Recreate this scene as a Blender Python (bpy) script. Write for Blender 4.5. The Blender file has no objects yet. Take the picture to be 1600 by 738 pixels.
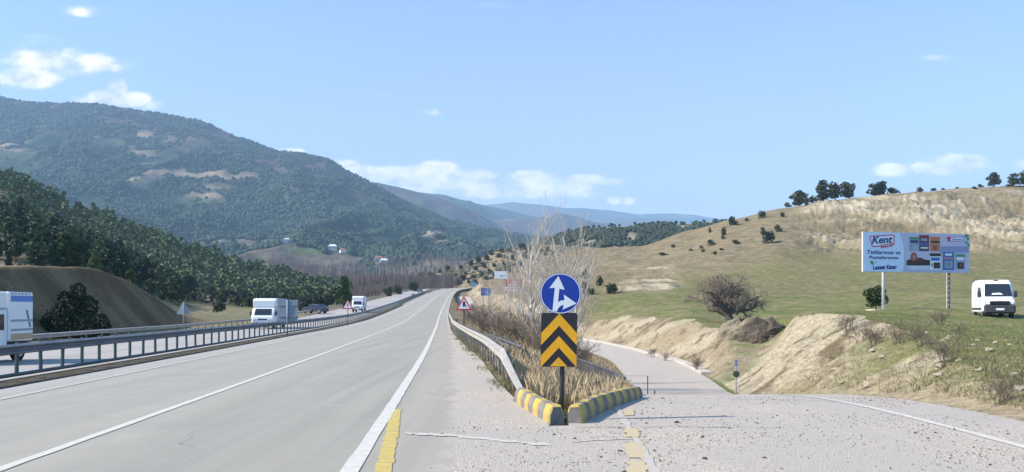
import bpy, math, random
import numpy as np
from mathutils import Vector, Matrix, Euler

# ------------------------------------------------------------------ scene, camera, light
S = bpy.context.scene
COL = S.collection
rad = math.radians
cam_d = bpy.data.cameras.new("camera"); cam = bpy.data.objects.new("camera", cam_d); COL.objects.link(cam)
cam.location = (0, 0, 1.6); cam.rotation_euler = (rad(90), 0, 0)
cam_d.sensor_width = 36; cam_d.lens = 27.0; cam_d.shift_y = (480 - 369) / 1600
cam_d.clip_start = 0.1; cam_d.clip_end = 60000
S.camera = cam
S.view_settings.view_transform = 'Standard'; S.view_settings.look = 'None'
S.view_settings.gamma = 1; S.view_settings.use_curve_mapping = False
S.view_settings.exposure = 1.02
S.cycles.max_bounces = 6; S.cycles.volume_bounces = 1; S.cycles.use_denoising = True
S.cycles.transparent_max_bounces = 8

SUN = Vector((-0.76, -0.14, 0.63)).normalized()
sl = bpy.data.lights.new("sun", 'SUN'); so = bpy.data.objects.new("sun", sl); COL.objects.link(so)
sl.energy = 4.5; sl.angle = rad(0.5); sl.color = (1.0, 0.91, 0.79)
so.rotation_euler = SUN.to_track_quat('Z', 'Y').to_euler()

W = bpy.data.worlds.new("World"); S.world = W; W.use_nodes = True
nt = W.node_tree; nt.nodes.clear()
def wn(t, **k):
    n = nt.nodes.new(t)
    for a, b in k.items(): setattr(n, a, b)
    return n
def wmath(op, a, b=None, c=None):
    n = wn('ShaderNodeMath', operation=op)
    for i, v in enumerate((a, b, c)):
        if v is None: continue
        if isinstance(v, (int, float)): n.inputs[i].default_value = v
        else: nt.links.new(v, n.inputs[i])
    return n.outputs[0]
sky = wn('ShaderNodeTexSky'); sky.sky_type = 'NISHITA'; sky.sun_disc = False
sky.sun_elevation = math.asin(SUN.z); sky.sun_rotation = math.atan2(SUN.x, SUN.y)
sky.air_density = 1.15; sky.dust_density = 0.7; sky.ozone_density = 2.2; sky.altitude = 400
tc = wn('ShaderNodeTexCoord'); sp = wn('ShaderNodeSeparateXYZ'); nt.links.new(tc.outputs['Generated'], sp.inputs[0])
yy = wmath('MAXIMUM', sp.outputs[1], 0.02)
az = wmath('DIVIDE', sp.outputs[0], yy); el = wmath('DIVIDE', sp.outputs[2], yy)     # tangent of azimuth / elevation of the sky direction
cv = wn('ShaderNodeCombineXYZ'); nt.links.new(az, cv.inputs[0]); nt.links.new(wmath('MULTIPLY', el, 1.5), cv.inputs[1])
nz = wn('ShaderNodeTexNoise'); nz.inputs['Scale'].default_value = 24; nz.inputs['Detail'].default_value = 9; nz.inputs['Roughness'].default_value = .6
nt.links.new(cv.outputs[0], nz.inputs['Vector'])
def azel(px, py): return ((px - 800) / 1200, (480 - py) / 1200)
CLOUDS = [(70,92,85,20,.62),(125,100,75,20,.62),(175,104,36,12,.5),(42,121,52,17,.8),(70,66,80,14,.28),
 (126,17,34,11,.45),(62,58,50,8,.3),(184,140,16,15,1.1),(178,156,44,15,1.0),(212,156,26,12,.8),(135,158,42,8,.6),(240,165,26,10,.4),
 (560,270,34,14,.7),(600,274,44,13,.8),(640,272,50,15,.9),(680,264,36,12,1.0),(735,274,50,11,.7),(670,288,110,15,.85),
 (768,293,40,9,.8),(835,277,34,11,1.0),(855,290,80,14,.95),(905,281,44,9,.8),(945,285,40,7,.6),(790,300,120,12,.75),(960,313,12,6,.9),(982,314,11,6,.8),(880,303,80,10,.45),
 (1395,266,30,10,1.0),(1462,263,44,11,1.0),(1496,256,46,14,1.1),(1560,262,18,8,.8),(1600,256,16,7,.8),(1322,292,26,8,.5),
 (1466,90,36,7,.42),(676,175,26,8,.35),(592,147,24,8,.3),(455,237,24,6,.6),(542,254,24,8,.5),(1100,20,60,10,.15),(770,8,50,8,.3)]
acc = None
for (px, py, rx, ry, st) in CLOUDS:
    a0, e0 = azel(px, py)
    dx = wmath('MULTIPLY', wmath('SUBTRACT', az, a0), 1200 / rx); dy = wmath('MULTIPLY', wmath('SUBTRACT', el, e0), 1200 / ry)
    d = wmath('ADD', wmath('MULTIPLY', dx, dx), wmath('MULTIPLY', dy, dy))
    v = wmath('MULTIPLY', wmath('POWER', 2.718, wmath('MULTIPLY', d, -1.0)), st)
    acc = v if acc is None else wmath('MAXIMUM', acc, v)
dens = wmath('ADD', acc, wmath('MULTIPLY', wmath('SUBTRACT', nz.outputs['Fac'], .5), wmath('MULTIPLY', acc, 2.6)))
mr = wn('ShaderNodeMapRange', interpolation_type='SMOOTHSTEP'); nt.links.new(dens, mr.inputs[0])
mr.inputs[1].default_value = .15; mr.inputs[2].default_value = .62; mr.inputs[4].default_value = .9
mr2 = wn('ShaderNodeMapRange'); nt.links.new(nz.outputs['Fac'], mr2.inputs[0]); mr2.inputs[1].default_value = .35; mr2.inputs[2].default_value = .65
cc = wn('ShaderNodeMixRGB'); nt.links.new(mr2.outputs[0], cc.inputs[0]); cc.inputs[1].default_value = (3.7, 3.85, 4.3, 1); cc.inputs[2].default_value = (8.4, 7.4, 6.9, 1)
tint = wn('ShaderNodeMixRGB', blend_type='MULTIPLY'); tint.inputs[0].default_value = 1; tint.inputs[2].default_value = (0.63, 0.91, 1.13, 1)
nt.links.new(sky.outputs[0], tint.inputs[1])
pal = wn('ShaderNodeMixRGB'); nt.links.new(wmath('MULTIPLY', wmath('POWER', 2.718, wmath('MULTIPLY', wmath('MAXIMUM', el, 0.0), -4.0)), .9), pal.inputs[0]); nt.links.new(tint.outputs[0], pal.inputs[1]); pal.inputs[2].default_value = (4.0, 3.2, 2.8, 1)
mx = wn('ShaderNodeMixRGB'); nt.links.new(mr.outputs[0], mx.inputs[0]); nt.links.new(pal.outputs[0], mx.inputs[1]); nt.links.new(cc.outputs[0], mx.inputs[2])
bg = wn('ShaderNodeBackground'); bg.inputs[1].default_value = 0.113; nt.links.new(mx.outputs[0], bg.inputs[0])
wo = wn('ShaderNodeOutputWorld'); nt.links.new(bg.outputs[0], wo.inputs[0])

# ------------------------------------------------------------------ numeric helpers
def hash2(ix, iy, seed):
    h = (ix.astype(np.int64) * 374761393 + iy.astype(np.int64) * 668265263 + seed * 1442695041) & 0xFFFFFFFF
    h = ((h ^ (h >> 13)) * 1274126177) & 0xFFFFFFFF
    h = (h ^ (h >> 16)) & 0xFFFFFFFF
    return h / 4294967295.0
def vn(x, y, seed=0):
    x = np.asarray(x, float); y = np.asarray(y, float)
    ix = np.floor(x); iy = np.floor(y); fx = x - ix; fy = y - iy
    fx = fx * fx * (3 - 2 * fx); fy = fy * fy * (3 - 2 * fy)
    a = hash2(ix, iy, seed); b = hash2(ix + 1, iy, seed); c = hash2(ix, iy + 1, seed); d = hash2(ix + 1, iy + 1, seed)
    return (a * (1 - fx) + b * fx) * (1 - fy) + (c * (1 - fx) + d * fx) * fy
def fbm(x, y, o=4, seed=0, g=.5):
    t = 0; a = 1; n = 0
    for i in range(o):
        t = t + a * vn(np.asarray(x) * 2 ** i + 17.3 * i, np.asarray(y) * 2 ** i - 9.1 * i, seed + i); n += a; a *= g
    return t / n
def ss(a, b, x):
    t = np.clip((np.asarray(x, float) - a) / (b - a), 0, 1); return t * t * (3 - 2 * t)
def pchip(xs, ys):
    xs = np.array(xs, float); ys = np.array(ys, float); h = np.diff(xs); dl = np.diff(ys) / h
    m = np.zeros_like(ys); m[0] = dl[0]; m[-1] = dl[-1]
    for i in range(1, len(xs) - 1):
        if dl[i-1] * dl[i] > 0:
            w1 = 2 * h[i] + h[i-1]; w2 = h[i] + 2 * h[i-1]; m[i] = (w1 + w2) / (w1 / dl[i-1] + w2 / dl[i])
    def f(x):
        x = np.asarray(x, float); xc = np.clip(x, xs[0], xs[-1])
        i = np.clip(np.searchsorted(xs, xc) - 1, 0, len(xs) - 2); t = (xc - xs[i]) / h[i]
        r = (2*t**3-3*t**2+1)*ys[i] + (t**3-2*t**2+t)*h[i]*m[i] + (-2*t**3+3*t**2)*ys[i+1] + (t**3-t**2)*h[i]*m[i+1]
        return r + np.where(x < xs[0], (x - xs[0]) * m[0], 0) + np.where(x > xs[-1], (x - xs[-1]) * m[-1], 0)
    return f
def at(px, py, D): return Vector(((px - 800) * D / 1200, D, 1.6 + (480 - py) * D / 1200))

# ------------------------------------------------------------------ road alignments (metres; Y ahead of the viewpoint)
_rel = pchip([-80,7,25,37,58,100,130,200,245,295,370,450,550,700], [-.95,-1.07,-1.2,-1.4,-1.8,-2.6,-2.9,-3.1,-2.9,-1.5,6,22,50,100])
def Xr(Y): return _rel(Y) - .0683 * np.asarray(Y, float)                        # right edge line of the highway
zr = pchip([-80,55,80,100,130,200,245,295,370,450,550,700], [0,0,.12,.5,1.35,3.9,5.6,7.9,10.8,12.6,13.2,12.5])
ze = pchip([-80,9,12,14,16,18,20,26,30,33,37,45,52,66,80,105,130,200,250,300,400], [0,0,-.03,-.1,-.25,-.45,-.70,-1.5,-1.9,-2.1,-2.35,-2.55,-2.7,-2.9,-3.1,-3.2,-2.2,.6,4.4,7.4,10])
EL = pchip([-80,10.3,14.5,20,26,33,37,52,66,80,105,130,200,250,300,400], [.7,.76,2.30,3.2,4.1,5.1,5.7,7.3,8.2,8.0,5.6,-1.7,-12.5,-17.8,-20.6,-21])
ER = pchip([-80,12,16,20,26,33,37,52,66,80,105,130,200,250,300,400], [7.2,7.2,7.3,7.7,8.5,9.4,10.2,12.3,13.4,13.4,11.6,3.4,-7.5,-13.2,-17.6,-18])
_MR = pchip([-80,10.4,13,16,23,32,48,60], [.55,.5,.12,-.25,-.9,-1.95,-3.7,-4.85])
def MR(Y): return np.where(np.asarray(Y) < 60, _MR(np.minimum(Y, 60)), Xr(Y) + 1.15)

# open terrain: height tables along sight lines, (distance, height) per azimuth
def C(*a): return pchip([p[0] for p in a], [p[1] for p in a])
TAB = [
 (-2200, C((0,3.8),(60,4.5),(80,6),(110,9),(150,16),(230,34),(320,62),(400,95),(600,110),(800,90))),
 (-500, C((0,3.8),(60,4.4),(80,5.8),(110,8.5),(150,15),(230,32),(320,60),(400,84),(600,80),(800,60))),
 (0, C((0,3.8),(53,4.4),(80,5.6),(110,8.3),(150,13.5),(230,28),(320,51),(400,67),(600,60),(800,30))),
 (150, C((0,3.8),(66,5.0),(80,4.8),(110,6.4),(150,9.6),(230,18),(320,32),(400,48),(600,35),(800,10))),
 (230, C((0,3.8),(66,4.6),(80,3.4),(110,3.2),(150,5.2),(230,11),(320,22),(400,38),(600,25),(800,10))),
 (300, C((0,3.5),(60,3.5),(80,1.6),(95,.6),(110,.7),(150,1.1),(230,5.4),(320,16),(400,30),(600,18),(800,5))),
 (400, C((0,0),(80,0),(110,.7),(150,1.0),(230,3.1),(320,9.6),(400,20.5),(600,12),(800,5))),
 (500, C((0,0),(80,0),(110,1.0),(150,1.2),(230,2.2),(320,5.6),(400,11.5),(600,8),(800,3))),
 (560, C((0,0),(80,0),(110,.6),(150,1.4),(200,2.6),(280,4.8),(400,9),(600,8),(800,3))),
 (620, C((0,0),(80,0),(110,.3),(150,1.4),(200,3.1),(280,6.2),(400,10.6),(500,10.5),(650,6),(800,4))),
 (700, C((0,0),(33,-.1),(50,-.5),(80,-.6),(110,.2),(150,1.8),(200,4.0),(280,7.3),(350,10),(400,11.4),(500,13),(650,10),(800,4))),
 (760, C((0,0),(20,-.1),(33,-.4),(50,-1.2),(80,-1.6),(110,-1.4),(150,.2),(200,3.4),(250,6.8),(300,11.4),(350,13),(400,12.5),(500,10),(800,0))),
 (800, C((0,0),(20,-.2),(33,-.7),(50,-1.6),(80,-2.2),(110,-2),(150,1),(200,5),(250,9.4),(300,14),(350,16),(500,8),(800,0))),
 (850, C((0,0),(20,-.3),(33,-1.0),(50,-2),(80,-2.5),(110,-2),(150,2),(200,7),(250,13),(300,19.5),(350,23),(500,15),(800,0))),
 (905, C((0,0),(20,-.3),(33,-.9),(50,-1.8),(80,-2.2),(110,-1.4),(150,3),(200,8),(250,14),(300,21),(350,27.5),(500,20),(800,5))),
 (1000, C((0,0),(20,-.2),(33,-.3),(50,-.5),(75,-.8),(110,.8),(150,4.0),(200,9),(250,15.5),(300,23),(350,29),(500,20),(800,5))),
 (1080, C((0,0),(15,.2),(33,.6),(50,.3),(60,-.05),(80,.3),(110,1.6),(150,4.3),(200,10),(250,18),(300,27),(350,36.5),(500,25),(800,5))),
 (1150, C((0,0),(15,.3),(33,1.0),(50,.5),(62,-.2),(80,-.25),(110,1.5),(150,4.4),(200,11),(250,20),(300,32),(350,41.5),(500,30),(800,5))),
 (1220, C((0,0),(15,.3),(33,1.3),(50,.9),(80,.4),(110,1.7),(150,4.4),(200,12),(250,21),(300,35),(350,46),(500,35),(800,10))),
 (1300, C((0,0),(10,.1),(15,.35),(20,.6),(33,1.35),(50,1.15),(80,1.1),(110,2.0),(150,4.4),(200,12),(250,19.5),(300,37),(350,49.7),(500,45),(800,10))),
 (1400, C((0,0),(10,.1),(15,.35),(20,.65),(33,1.1),(50,1.2),(65,1.36),(80,1.5),(110,2.6),(150,5.0),(200,12.5),(250,19.5),(300,38),(350,52.5),(500,50),(800,20))),
 (1500, C((0,0),(10,.1),(15,.35),(20,.6),(33,.80),(50,.88),(65,1.4),(80,1.7),(110,3),(150,5.4),(200,13),(250,19.5),(300,38),(350,55),(500,55),(800,20))),
 (1600, C((0,0),(10,.1),(15,.3),(20,.55),(33,.62),(50,.68),(65,1.3),(80,1.8),(110,3),(150,5.4),(200,13),(250,19.5),(300,38),(350,57),(500,60),(800,20))),
 (2400, C((0,0),(10,.2),(20,.55),(50,1.0),(80,1.8),(110,3),(150,6),(200,16),(250,26),(300,48),(350,72),(500,80),(800,30))),
 (4000, C((0,0),(10,.3),(20,.6),(50,1.2),(80,2),(110,4),(150,8),(200,20),(250,34),(300,54),(350,76),(500,80),(800,30))),
]
TPX = np.array([t[0] for t in TAB], float)
def P(X, Y):
    X = np.asarray(X, float); Y = np.asarray(Y, float); Yc = np.maximum(Y, 3.0)
    px = np.clip(800 + X / Yc * 1200, TPX[0], TPX[-1])
    cols = np.stack([t[1](Yc) for t in TAB])
    i = np.clip(np.searchsorted(TPX, px) - 1, 0, len(TPX) - 2)
    f = (px - TPX[i]) / (TPX[i+1] - TPX[i]); f = f * f * (3 - 2 * f) * .5 + f * .5
    flat = cols.reshape(len(TAB), -1); ii = i.ravel(); k = np.arange(ii.size)
    return (flat[ii, k].reshape(px.shape) * (1 - f) + flat[ii + 1, k].reshape(px.shape) * f)
BANKTOP = pchip([-80,40,53,66,79,85,92,120], [3.6,3.8,4.4,5.0,3.3,1.4,.6,.6])
def seg_dist(X, Y, x0, y0, x1, y1):
    dx, dy = x1 - x0, y1 - y0; L = dx*dx + dy*dy; t = np.clip(((X-x0)*dx + (Y-y0)*dy) / L, 0, 1)
    return np.hypot(X - x0 - t*dx, Y - y0 - t*dy), t
def Hinfo(X, Y):
    """terrain height and masks: cut (bare cut faces), left bank"""
    X = np.asarray(X, float); Y = np.asarray(Y, float); X, Y = np.broadcast_arrays(X, Y)
    p = P(X, Y); r = X - Xr(Y); zm = zr(Y); zx = ze(Y); el_, er, mrr = EL(Y), ER(Y), MR(Y)
    far = ss(95, 160, Y)
    rough = (fbm(X*.35, Y*.35, 4, 3) - .5) * .5
    # right of the exit road
    d = X - er - .35
    h0 = p + rough * (.5 + .5*ss(20, 40, Y)) - zx
    wid = 1.0 + np.abs(h0) * 1.15 + (fbm(X*.25, Y*.22, 3, 8) - .5) * 2.2 * np.clip(np.abs(h0)/2.5, 0, 1)
    tt = np.clip(d / np.maximum(wid, .8), 0, 1); tb = tt * .75 + .25 * tt * tt * (3 - 2 * tt)
    gul = (fbm(X*.12 + Y*.5, Y*1.3 - X*.2, 4, 21) - .5)
    zR = zx - .07 + (h0 + .07) * tb + gul * 1.3 * np.sin(np.pi * tt) * np.clip(np.abs(h0)/2.5, 0, 1)
    zR = np.where(d > wid, p + rough * (.5 + .5*ss(20, 40, Y)), zR)
    cut = np.where((d > 0.05) & (tt < 1), np.clip(np.abs(h0) / 1.0, 0, 1), 0)
    # gully with a track leading off the exit road
    dg, tg = seg_dist(X, Y, 11.5, 44, 17.0, 57); zg = -2.45 + 2.0 * tg
    wg = ss(1.6, 4.6, dg); zR = np.where(d > 0, np.minimum(zR, zg * (1 - wg) + zR * wg), zR)
    # between the highway and the exit road
    span = np.maximum(el_ - mrr, .05); t = np.clip((X - mrr) / span, 0, 1)
    bul = np.sin(np.pi * t) * np.clip(span - 1, 0, 6)
    zG = (zm * (1 - ss(.15, .95, t)) + zx * ss(.15, .95, t)) - .07 + bul * (.03 + rough * .12)
    # left side
    m = -(r + 19.9); top = BANKTOP(Y); zv = zm - .5
    b = np.clip((m - 5.4) / 4.8, 0, 1); b = b * .8 + .2 * b * b * (3 - 2 * b)
    near = 1 - ss(80, 100, Y)
    # plateau beyond the bank follows the open terrain
    zLp = np.where(m > 10.2, top * (1 - ss(10, 30, m)) + p * ss(10, 30, m), zv + (top - zv) * b)
    zLf = zv + (p - zv) * ss(1, 14, m)
    zL = zLp * near + zLf * (1 - near) + rough * .5 * ss(2, 6, m)
    bank = near * ss(4.8, 5.8, m) * (1 - ss(9.8, 11, m))
    z = np.where(r < -19.9, zL, 0)
    z = np.where((r >= -19.9) & (r < -10.0), zm - .46, z)
    z = np.where((r >= -10.0) & (r < -8.6), zm - .06 - .40 * ss(-9.2, -10.0, r), z)
    z = np.where((r >= -8.6) & (X < mrr), zm - .07, z)
    merged = Y > 262
    z = np.where((X >= mrr) & (X < el_) & ~merged, zG, z)
    z = np.where((X >= np.maximum(el_, mrr)) & (X < er + .35), zx - .07, z)
    z = np.where(merged & (X >= mrr) & (X < er + .35), np.minimum(zm, zx) - .1, z)
    z = np.where((X >= er + .35) & (X > mrr), zR, z)
    return z, cut * (X > er + .3), bank, np.where((X > mrr) & (X < el_), 1.0, 0.0)
def H(X, Y): return Hinfo(X, Y)[0]
def Hs(x, y): return float(H(np.array([x]), np.array([y]))[0])
def hit(px, py, D0, D1, fb=None):
    D = np.linspace(D0, D1, 900); z = H((px - 800) / 1200 * D, D); y = 480 - (z - 1.6) / D * 1200
    k = np.where(y <= py)[0]
    return float(D[k[0]]) if len(k) else (fb if fb else D1)

# ------------------------------------------------------------------ mesh and material helpers
MATS = {}
def mat(name, col, rough=.8, metal=0, noise=0, scale=5, bump=0, bscale=None, col2=None, detail=6, spec=.3, attr=False, stretch=None, bdist=.02):
    if name in MATS: return MATS[name]
    m = bpy.data.materials.new(name); m.use_nodes = True; t = m.node_tree; b = t.nodes['Principled BSDF']
    b.inputs['Roughness'].default_value = rough; b.inputs['Metallic'].default_value = metal
    b.inputs['Specular IOR Level'].default_value = spec
    b.inputs['Base Color'].default_value = (*col, 1)
    MATS[name] = m
    need = noise or bump or attr
    if not need: return m
    co = t.nodes.new('ShaderNodeTexCoord'); vec = co.outputs['Object']
    if stretch:
        mp = t.nodes.new('ShaderNodeMapping'); mp.inputs['Scale'].default_value = stretch; t.links.new(vec, mp.inputs[0]); vec = mp.outputs[0]
    def ntex(sc, det):
        n = t.nodes.new('ShaderNodeTexNoise'); n.inputs['Scale'].default_value = sc; n.inputs['Detail'].default_value = det
        n.inputs['Roughness'].default_value = .62; t.links.new(vec, n.inputs['Vector']); return n
    base = None
    if attr:
        a = t.nodes.new('ShaderNodeAttribute'); a.attribute_name = 'Col'; base = a.outputs['Color']
    if noise:
        n = ntex(scale, detail); r = t.nodes.new('ShaderNodeMapRange'); t.links.new(n.outputs['Fac'], r.inputs[0])
        r.inputs[1].default_value = .3; r.inputs[2].default_value = .7
        if col2:
            mxx = t.nodes.new('ShaderNodeMixRGB'); t.links.new(r.outputs[0], mxx.inputs[0]); mxx.inputs[1].default_value = (*col, 1); mxx.inputs[2].default_value = (*col2, 1)
        else:
            r.inputs[3].default_value = 1 - noise; r.inputs[4].default_value = 1 + noise
            mxx = t.nodes.new('ShaderNodeVectorMath'); mxx.operation = 'SCALE'
            if base is not None: t.links.new(base, mxx.inputs[0])
            else: mxx.inputs[0].default_value = col
            t.links.new(r.outputs[0], mxx.inputs['Scale'])
        base = mxx.outputs[0]
    if base is not None: t.links.new(base, b.inputs['Base Color'])
    if bump:
        n2 = ntex(bscale or scale, detail); bp = t.nodes.new('ShaderNodeBump'); bp.inputs['Strength'].default_value = bump; bp.inputs['Distance'].default_value = bdist
        t.links.new(n2.outputs['Fac'], bp.inputs['Height']); t.links.new(bp.outputs[0], b.inputs['Normal'])
    return m
def foliage(name, c1, c2, trans=.15):
    if name in MATS: return MATS[name]
    m = bpy.data.materials.new(name); m.use_nodes = True; t = m.node_tree; b = t.nodes['Principled BSDF']; MATS[name] = m
    b.inputs['Roughness'].default_value = .75; b.inputs['Specular IOR Level'].default_value = .15
    oi = t.nodes.new('ShaderNodeObjectInfo'); co = t.nodes.new('ShaderNodeNewGeometry')
    n = t.nodes.new('ShaderNodeTexNoise'); n.inputs['Scale'].default_value = 1.1; n.inputs['Detail'].default_value = 4; t.links.new(co.outputs['Position'], n.inputs['Vector'])
    ad = t.nodes.new('ShaderNodeMath'); ad.operation = 'ADD'; t.links.new(n.outputs['Fac'], ad.inputs[0])
    ml = t.nodes.new('ShaderNodeMath'); ml.operation = 'MULTIPLY_ADD'; t.links.new(oi.outputs['Random'], ml.inputs[0]); ml.inputs[1].default_value = .9; ml.inputs[2].default_value = -.45
    t.links.new(ml.outputs[0], ad.inputs[1])
    r = t.nodes.new('ShaderNodeMapRange'); t.links.new(ad.outputs[0], r.inputs[0]); r.inputs[1].default_value = .2; r.inputs[2].default_value = .8
    mxx = t.nodes.new('ShaderNodeMixRGB'); t.links.new(r.outputs[0], mxx.inputs[0]); mxx.inputs[1].default_value = (*c1, 1); mxx.inputs[2].default_value = (*c2, 1)
    t.links.new(mxx.outputs[0], b.inputs['Base Color'])
    return m

class MB:
    def __init__(s): s.v = []; s.f = []; s.m = []
    def add(s, vs, fs, mi=0):
        o = len(s.v); s.v += [tuple(v) for v in vs]; s.f += [tuple(i + o for i in f) for f in fs]; s.m += [mi] * len(fs)
    def box(s, cx, cy, cz, sx, sy, sz, mi=0, rz=0, bev=0):
        x, y, z = sx/2, sy/2, sz/2; c, n = math.cos(rz), math.sin(rz)
        if bev <= 0:
            p = [(-x,-y,-z),(x,-y,-z),(x,y,-z),(-x,y,-z),(-x,-y,z),(x,-y,z),(x,y,z),(-x,y,z)]
            f = [(0,3,2,1),(4,5,6,7),(0,1,5,4),(1,2,6,5),(2,3,7,6),(3,0,4,7)]
        else:
            b = min(bev, x*.9, y*.9, z*.9)
            ring = [(-x+b,-y),(x-b,-y),(x,-y+b),(x,y-b),(x-b,y),(-x+b,y),(-x,y-b),(-x,-y+b)]
            inn = [(-x+b,-y+b),(x-b,-y+b),(x-b,-y+b),(x-b,y-b),(x-b,y-b),(-x+b,y-b),(-x+b,y-b),(-x+b,-y+b)]
            p = [(a, q, -z) for a, q in inn] + [(a, q, -z+b) for a, q in ring] + [(a, q, z-b) for a, q in ring] + [(a, q, z) for a, q in inn]
            f = [tuple(range(7, -1, -1)), tuple(range(24, 32))]
            for L in range(3):
                for i in range(8):
                    j = (i+1) % 8; f.append((L*8+i, L*8+j, L*8+8+j, L*8+8+i))
        s.add([(cx + a*c - q*n, cy + a*n + q*c, cz + w) for a, q, w in p], f, mi)
    def tube(s, pts, rs, n=6, mi=0, cap=True):
        pts = [Vector(p) for p in pts]
        if isinstance(rs, (int, float)): rs = [rs] * len(pts)
        vs = []; fs = []
        for i, p in enumerate(pts):
            d = (pts[min(i+1, len(pts)-1)] - pts[max(i-1, 0)]).normalized()
            a = d.cross(Vector((0, 0, 1)) if abs(d.z) < .9 else Vector((1, 0, 0))).normalized(); b = d.cross(a)
            for k in range(n):
                t = 2 * math.pi * k / n; vs.append(p + (a * math.cos(t) + b * math.sin(t)) * rs[i])
        for i in range(len(pts) - 1):
            for k in range(n):
                j = (k + 1) % n; fs.append((i*n+k, i*n+j, (i+1)*n+j, (i+1)*n+k))
        if cap: fs += [tuple(range(n-1, -1, -1)), tuple(range((len(pts)-1)*n, len(pts)*n))]
        s.add(vs, fs, mi)
    def poly_y(s, pts, y, th=.004, mi=0):
        """flat plate facing -Y: outline (x, z), front face at y, given thickness"""
        n = len(pts)
        ar = sum(pts[i][0]*pts[(i+1)%n][1] - pts[(i+1)%n][0]*pts[i][1] for i in range(n))
        if ar < 0: pts = pts[::-1]
        vs = [(x, y, z) for x, z in pts] + [(x, y + th, z) for x, z in pts]
        s.add(vs, [tuple(range(n)), tuple(range(2*n-1, n-1, -1))] + [((i+1) % n, i, i+n, (i+1) % n + n) for i in range(n)], mi)
    def profile(s, pts, w, mi=0, inset=.06, scale=.965, c=(0, .9)):
        """side outline (y, z) swept across x with softened flanks"""
        n = len(pts); xs = [(-w/2, scale), (-w/2+inset, 1), (w/2-inset, 1), (w/2, scale)]; vs = []
        for x, k in xs: vs += [(x, c[0] + (y-c[0])*k, c[1] + (z-c[1])*k) for y, z in pts]
        fs = [tuple(range(n-1, -1, -1)), tuple(range(3*n, 4*n))]
        for L in range(3):
            for i in range(n):
                j = (i+1) % n; fs.append((L*n+i, L*n+j, (L+1)*n+j, (L+1)*n+i))
        s.add(vs, fs, mi)
    def build(s, name, mats, parent=None, smooth=False, loc=None):
        me = bpy.data.meshes.new(name); me.from_pydata(s.v, [], s.f)
        if not isinstance(mats, (list, tuple)): mats = [mats]
        for m in mats: me.materials.append(m)
        if len(mats) > 1: me.polygons.foreach_set('material_index', s.m)
        if smooth: me.polygons.foreach_set('use_smooth', [True] * len(s.f))
        me.update()
        o = bpy.data.objects.new(name, me); COL.objects.link(o)
        if parent: o.parent = parent
        if loc is not None: o.location = loc
        return o
def tag(o, label=None, cat=None, group=None, kind=None):
    if label: o['label'] = label
    if cat: o['category'] = cat
    if group: o['group'] = group
    if kind: o['kind'] = kind
    return o
def thing(name, label, cat, loc=(0,0,0), rz=0, group=None, scale=None):
    o = bpy.data.objects.new(name, None); o.empty_display_size = .2; COL.objects.link(o); o.location = loc; o.rotation_euler = (0, 0, rz)
    if scale: o.scale = scale
    return tag(o, label, cat, group)
def dup(root, loc, rz=0, scale=None, label=None, group=None, cat=None):
    def cp(o, par):
        c = o.copy(); COL.objects.link(c); c.parent = par
        for ch in [x for x in KIDS.get(o.name, [])]: cp(ch, c)
        return c
    r = cp(root, None); r.location = loc; r.rotation_euler = (0, 0, rz)
    if scale: r.scale = scale if isinstance(scale, (tuple, list)) else (scale,)*3
    return tag(r, label, cat, group)
KIDS = {}
def reg(*roots):
    for r in roots:
        KIDS[r.name] = list(r.children)
        for c in r.children: KIDS[c.name] = list(c.children)
def raw_mesh(name, V, F, mats, attr=None, uv=None, smooth=True, kind=None, mi=None):
    """V (n,3), F (m,k) arrays"""
    me = bpy.data.meshes.new(name); V = np.asarray(V, np.float32); F = np.asarray(F, np.int32)
    me.vertices.add(len(V)); me.vertices.foreach_set('co', V.ravel())
    k = F.shape[1]; me.loops.add(F.size); me.loops.foreach_set('vertex_index', F.ravel())
    me.polygons.add(len(F)); me.polygons.foreach_set('loop_start', np.arange(0, F.size, k, dtype=np.int32))
    try: me.polygons.foreach_set('loop_total', np.full(len(F), k, np.int32))
    except Exception: pass
    me.polygons.foreach_set('use_smooth', np.full(len(F), smooth))
    for m in (mats if isinstance(mats, list) else [mats]): me.materials.append(m)
    if mi is not None: me.polygons.foreach_set('material_index', np.asarray(mi, np.int32))
    me.update(calc_edges=True); me.validate()
    if attr is not None:
        a = me.attributes.new('Col', 'FLOAT_COLOR', 'POINT'); c = np.ones((len(V), 4), np.float32); c[:, :3] = attr; a.data.foreach_set('color', c.ravel())
    if uv is not None:
        a = me.attributes.new('UVM', 'FLOAT_VECTOR', 'POINT'); c = np.zeros((len(V), 3), np.float32); c[:, :2] = uv; a.data.foreach_set('vector', c.ravel())
    o = bpy.data.objects.new(name, me); COL.objects.link(o)
    if kind: o['kind'] = kind
    return o
def grid_faces(R, Cn):
    i = np.arange(R-1)[:, None] * Cn + np.arange(Cn-1)[None, :]; i = i.ravel()
    return np.stack([i, i+1, i+Cn+1, i+Cn], 1)
def mixc(a, b, t): t = np.asarray(t)[..., None]; return np.asarray(a) * (1 - t) + np.asarray(b) * t

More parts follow.
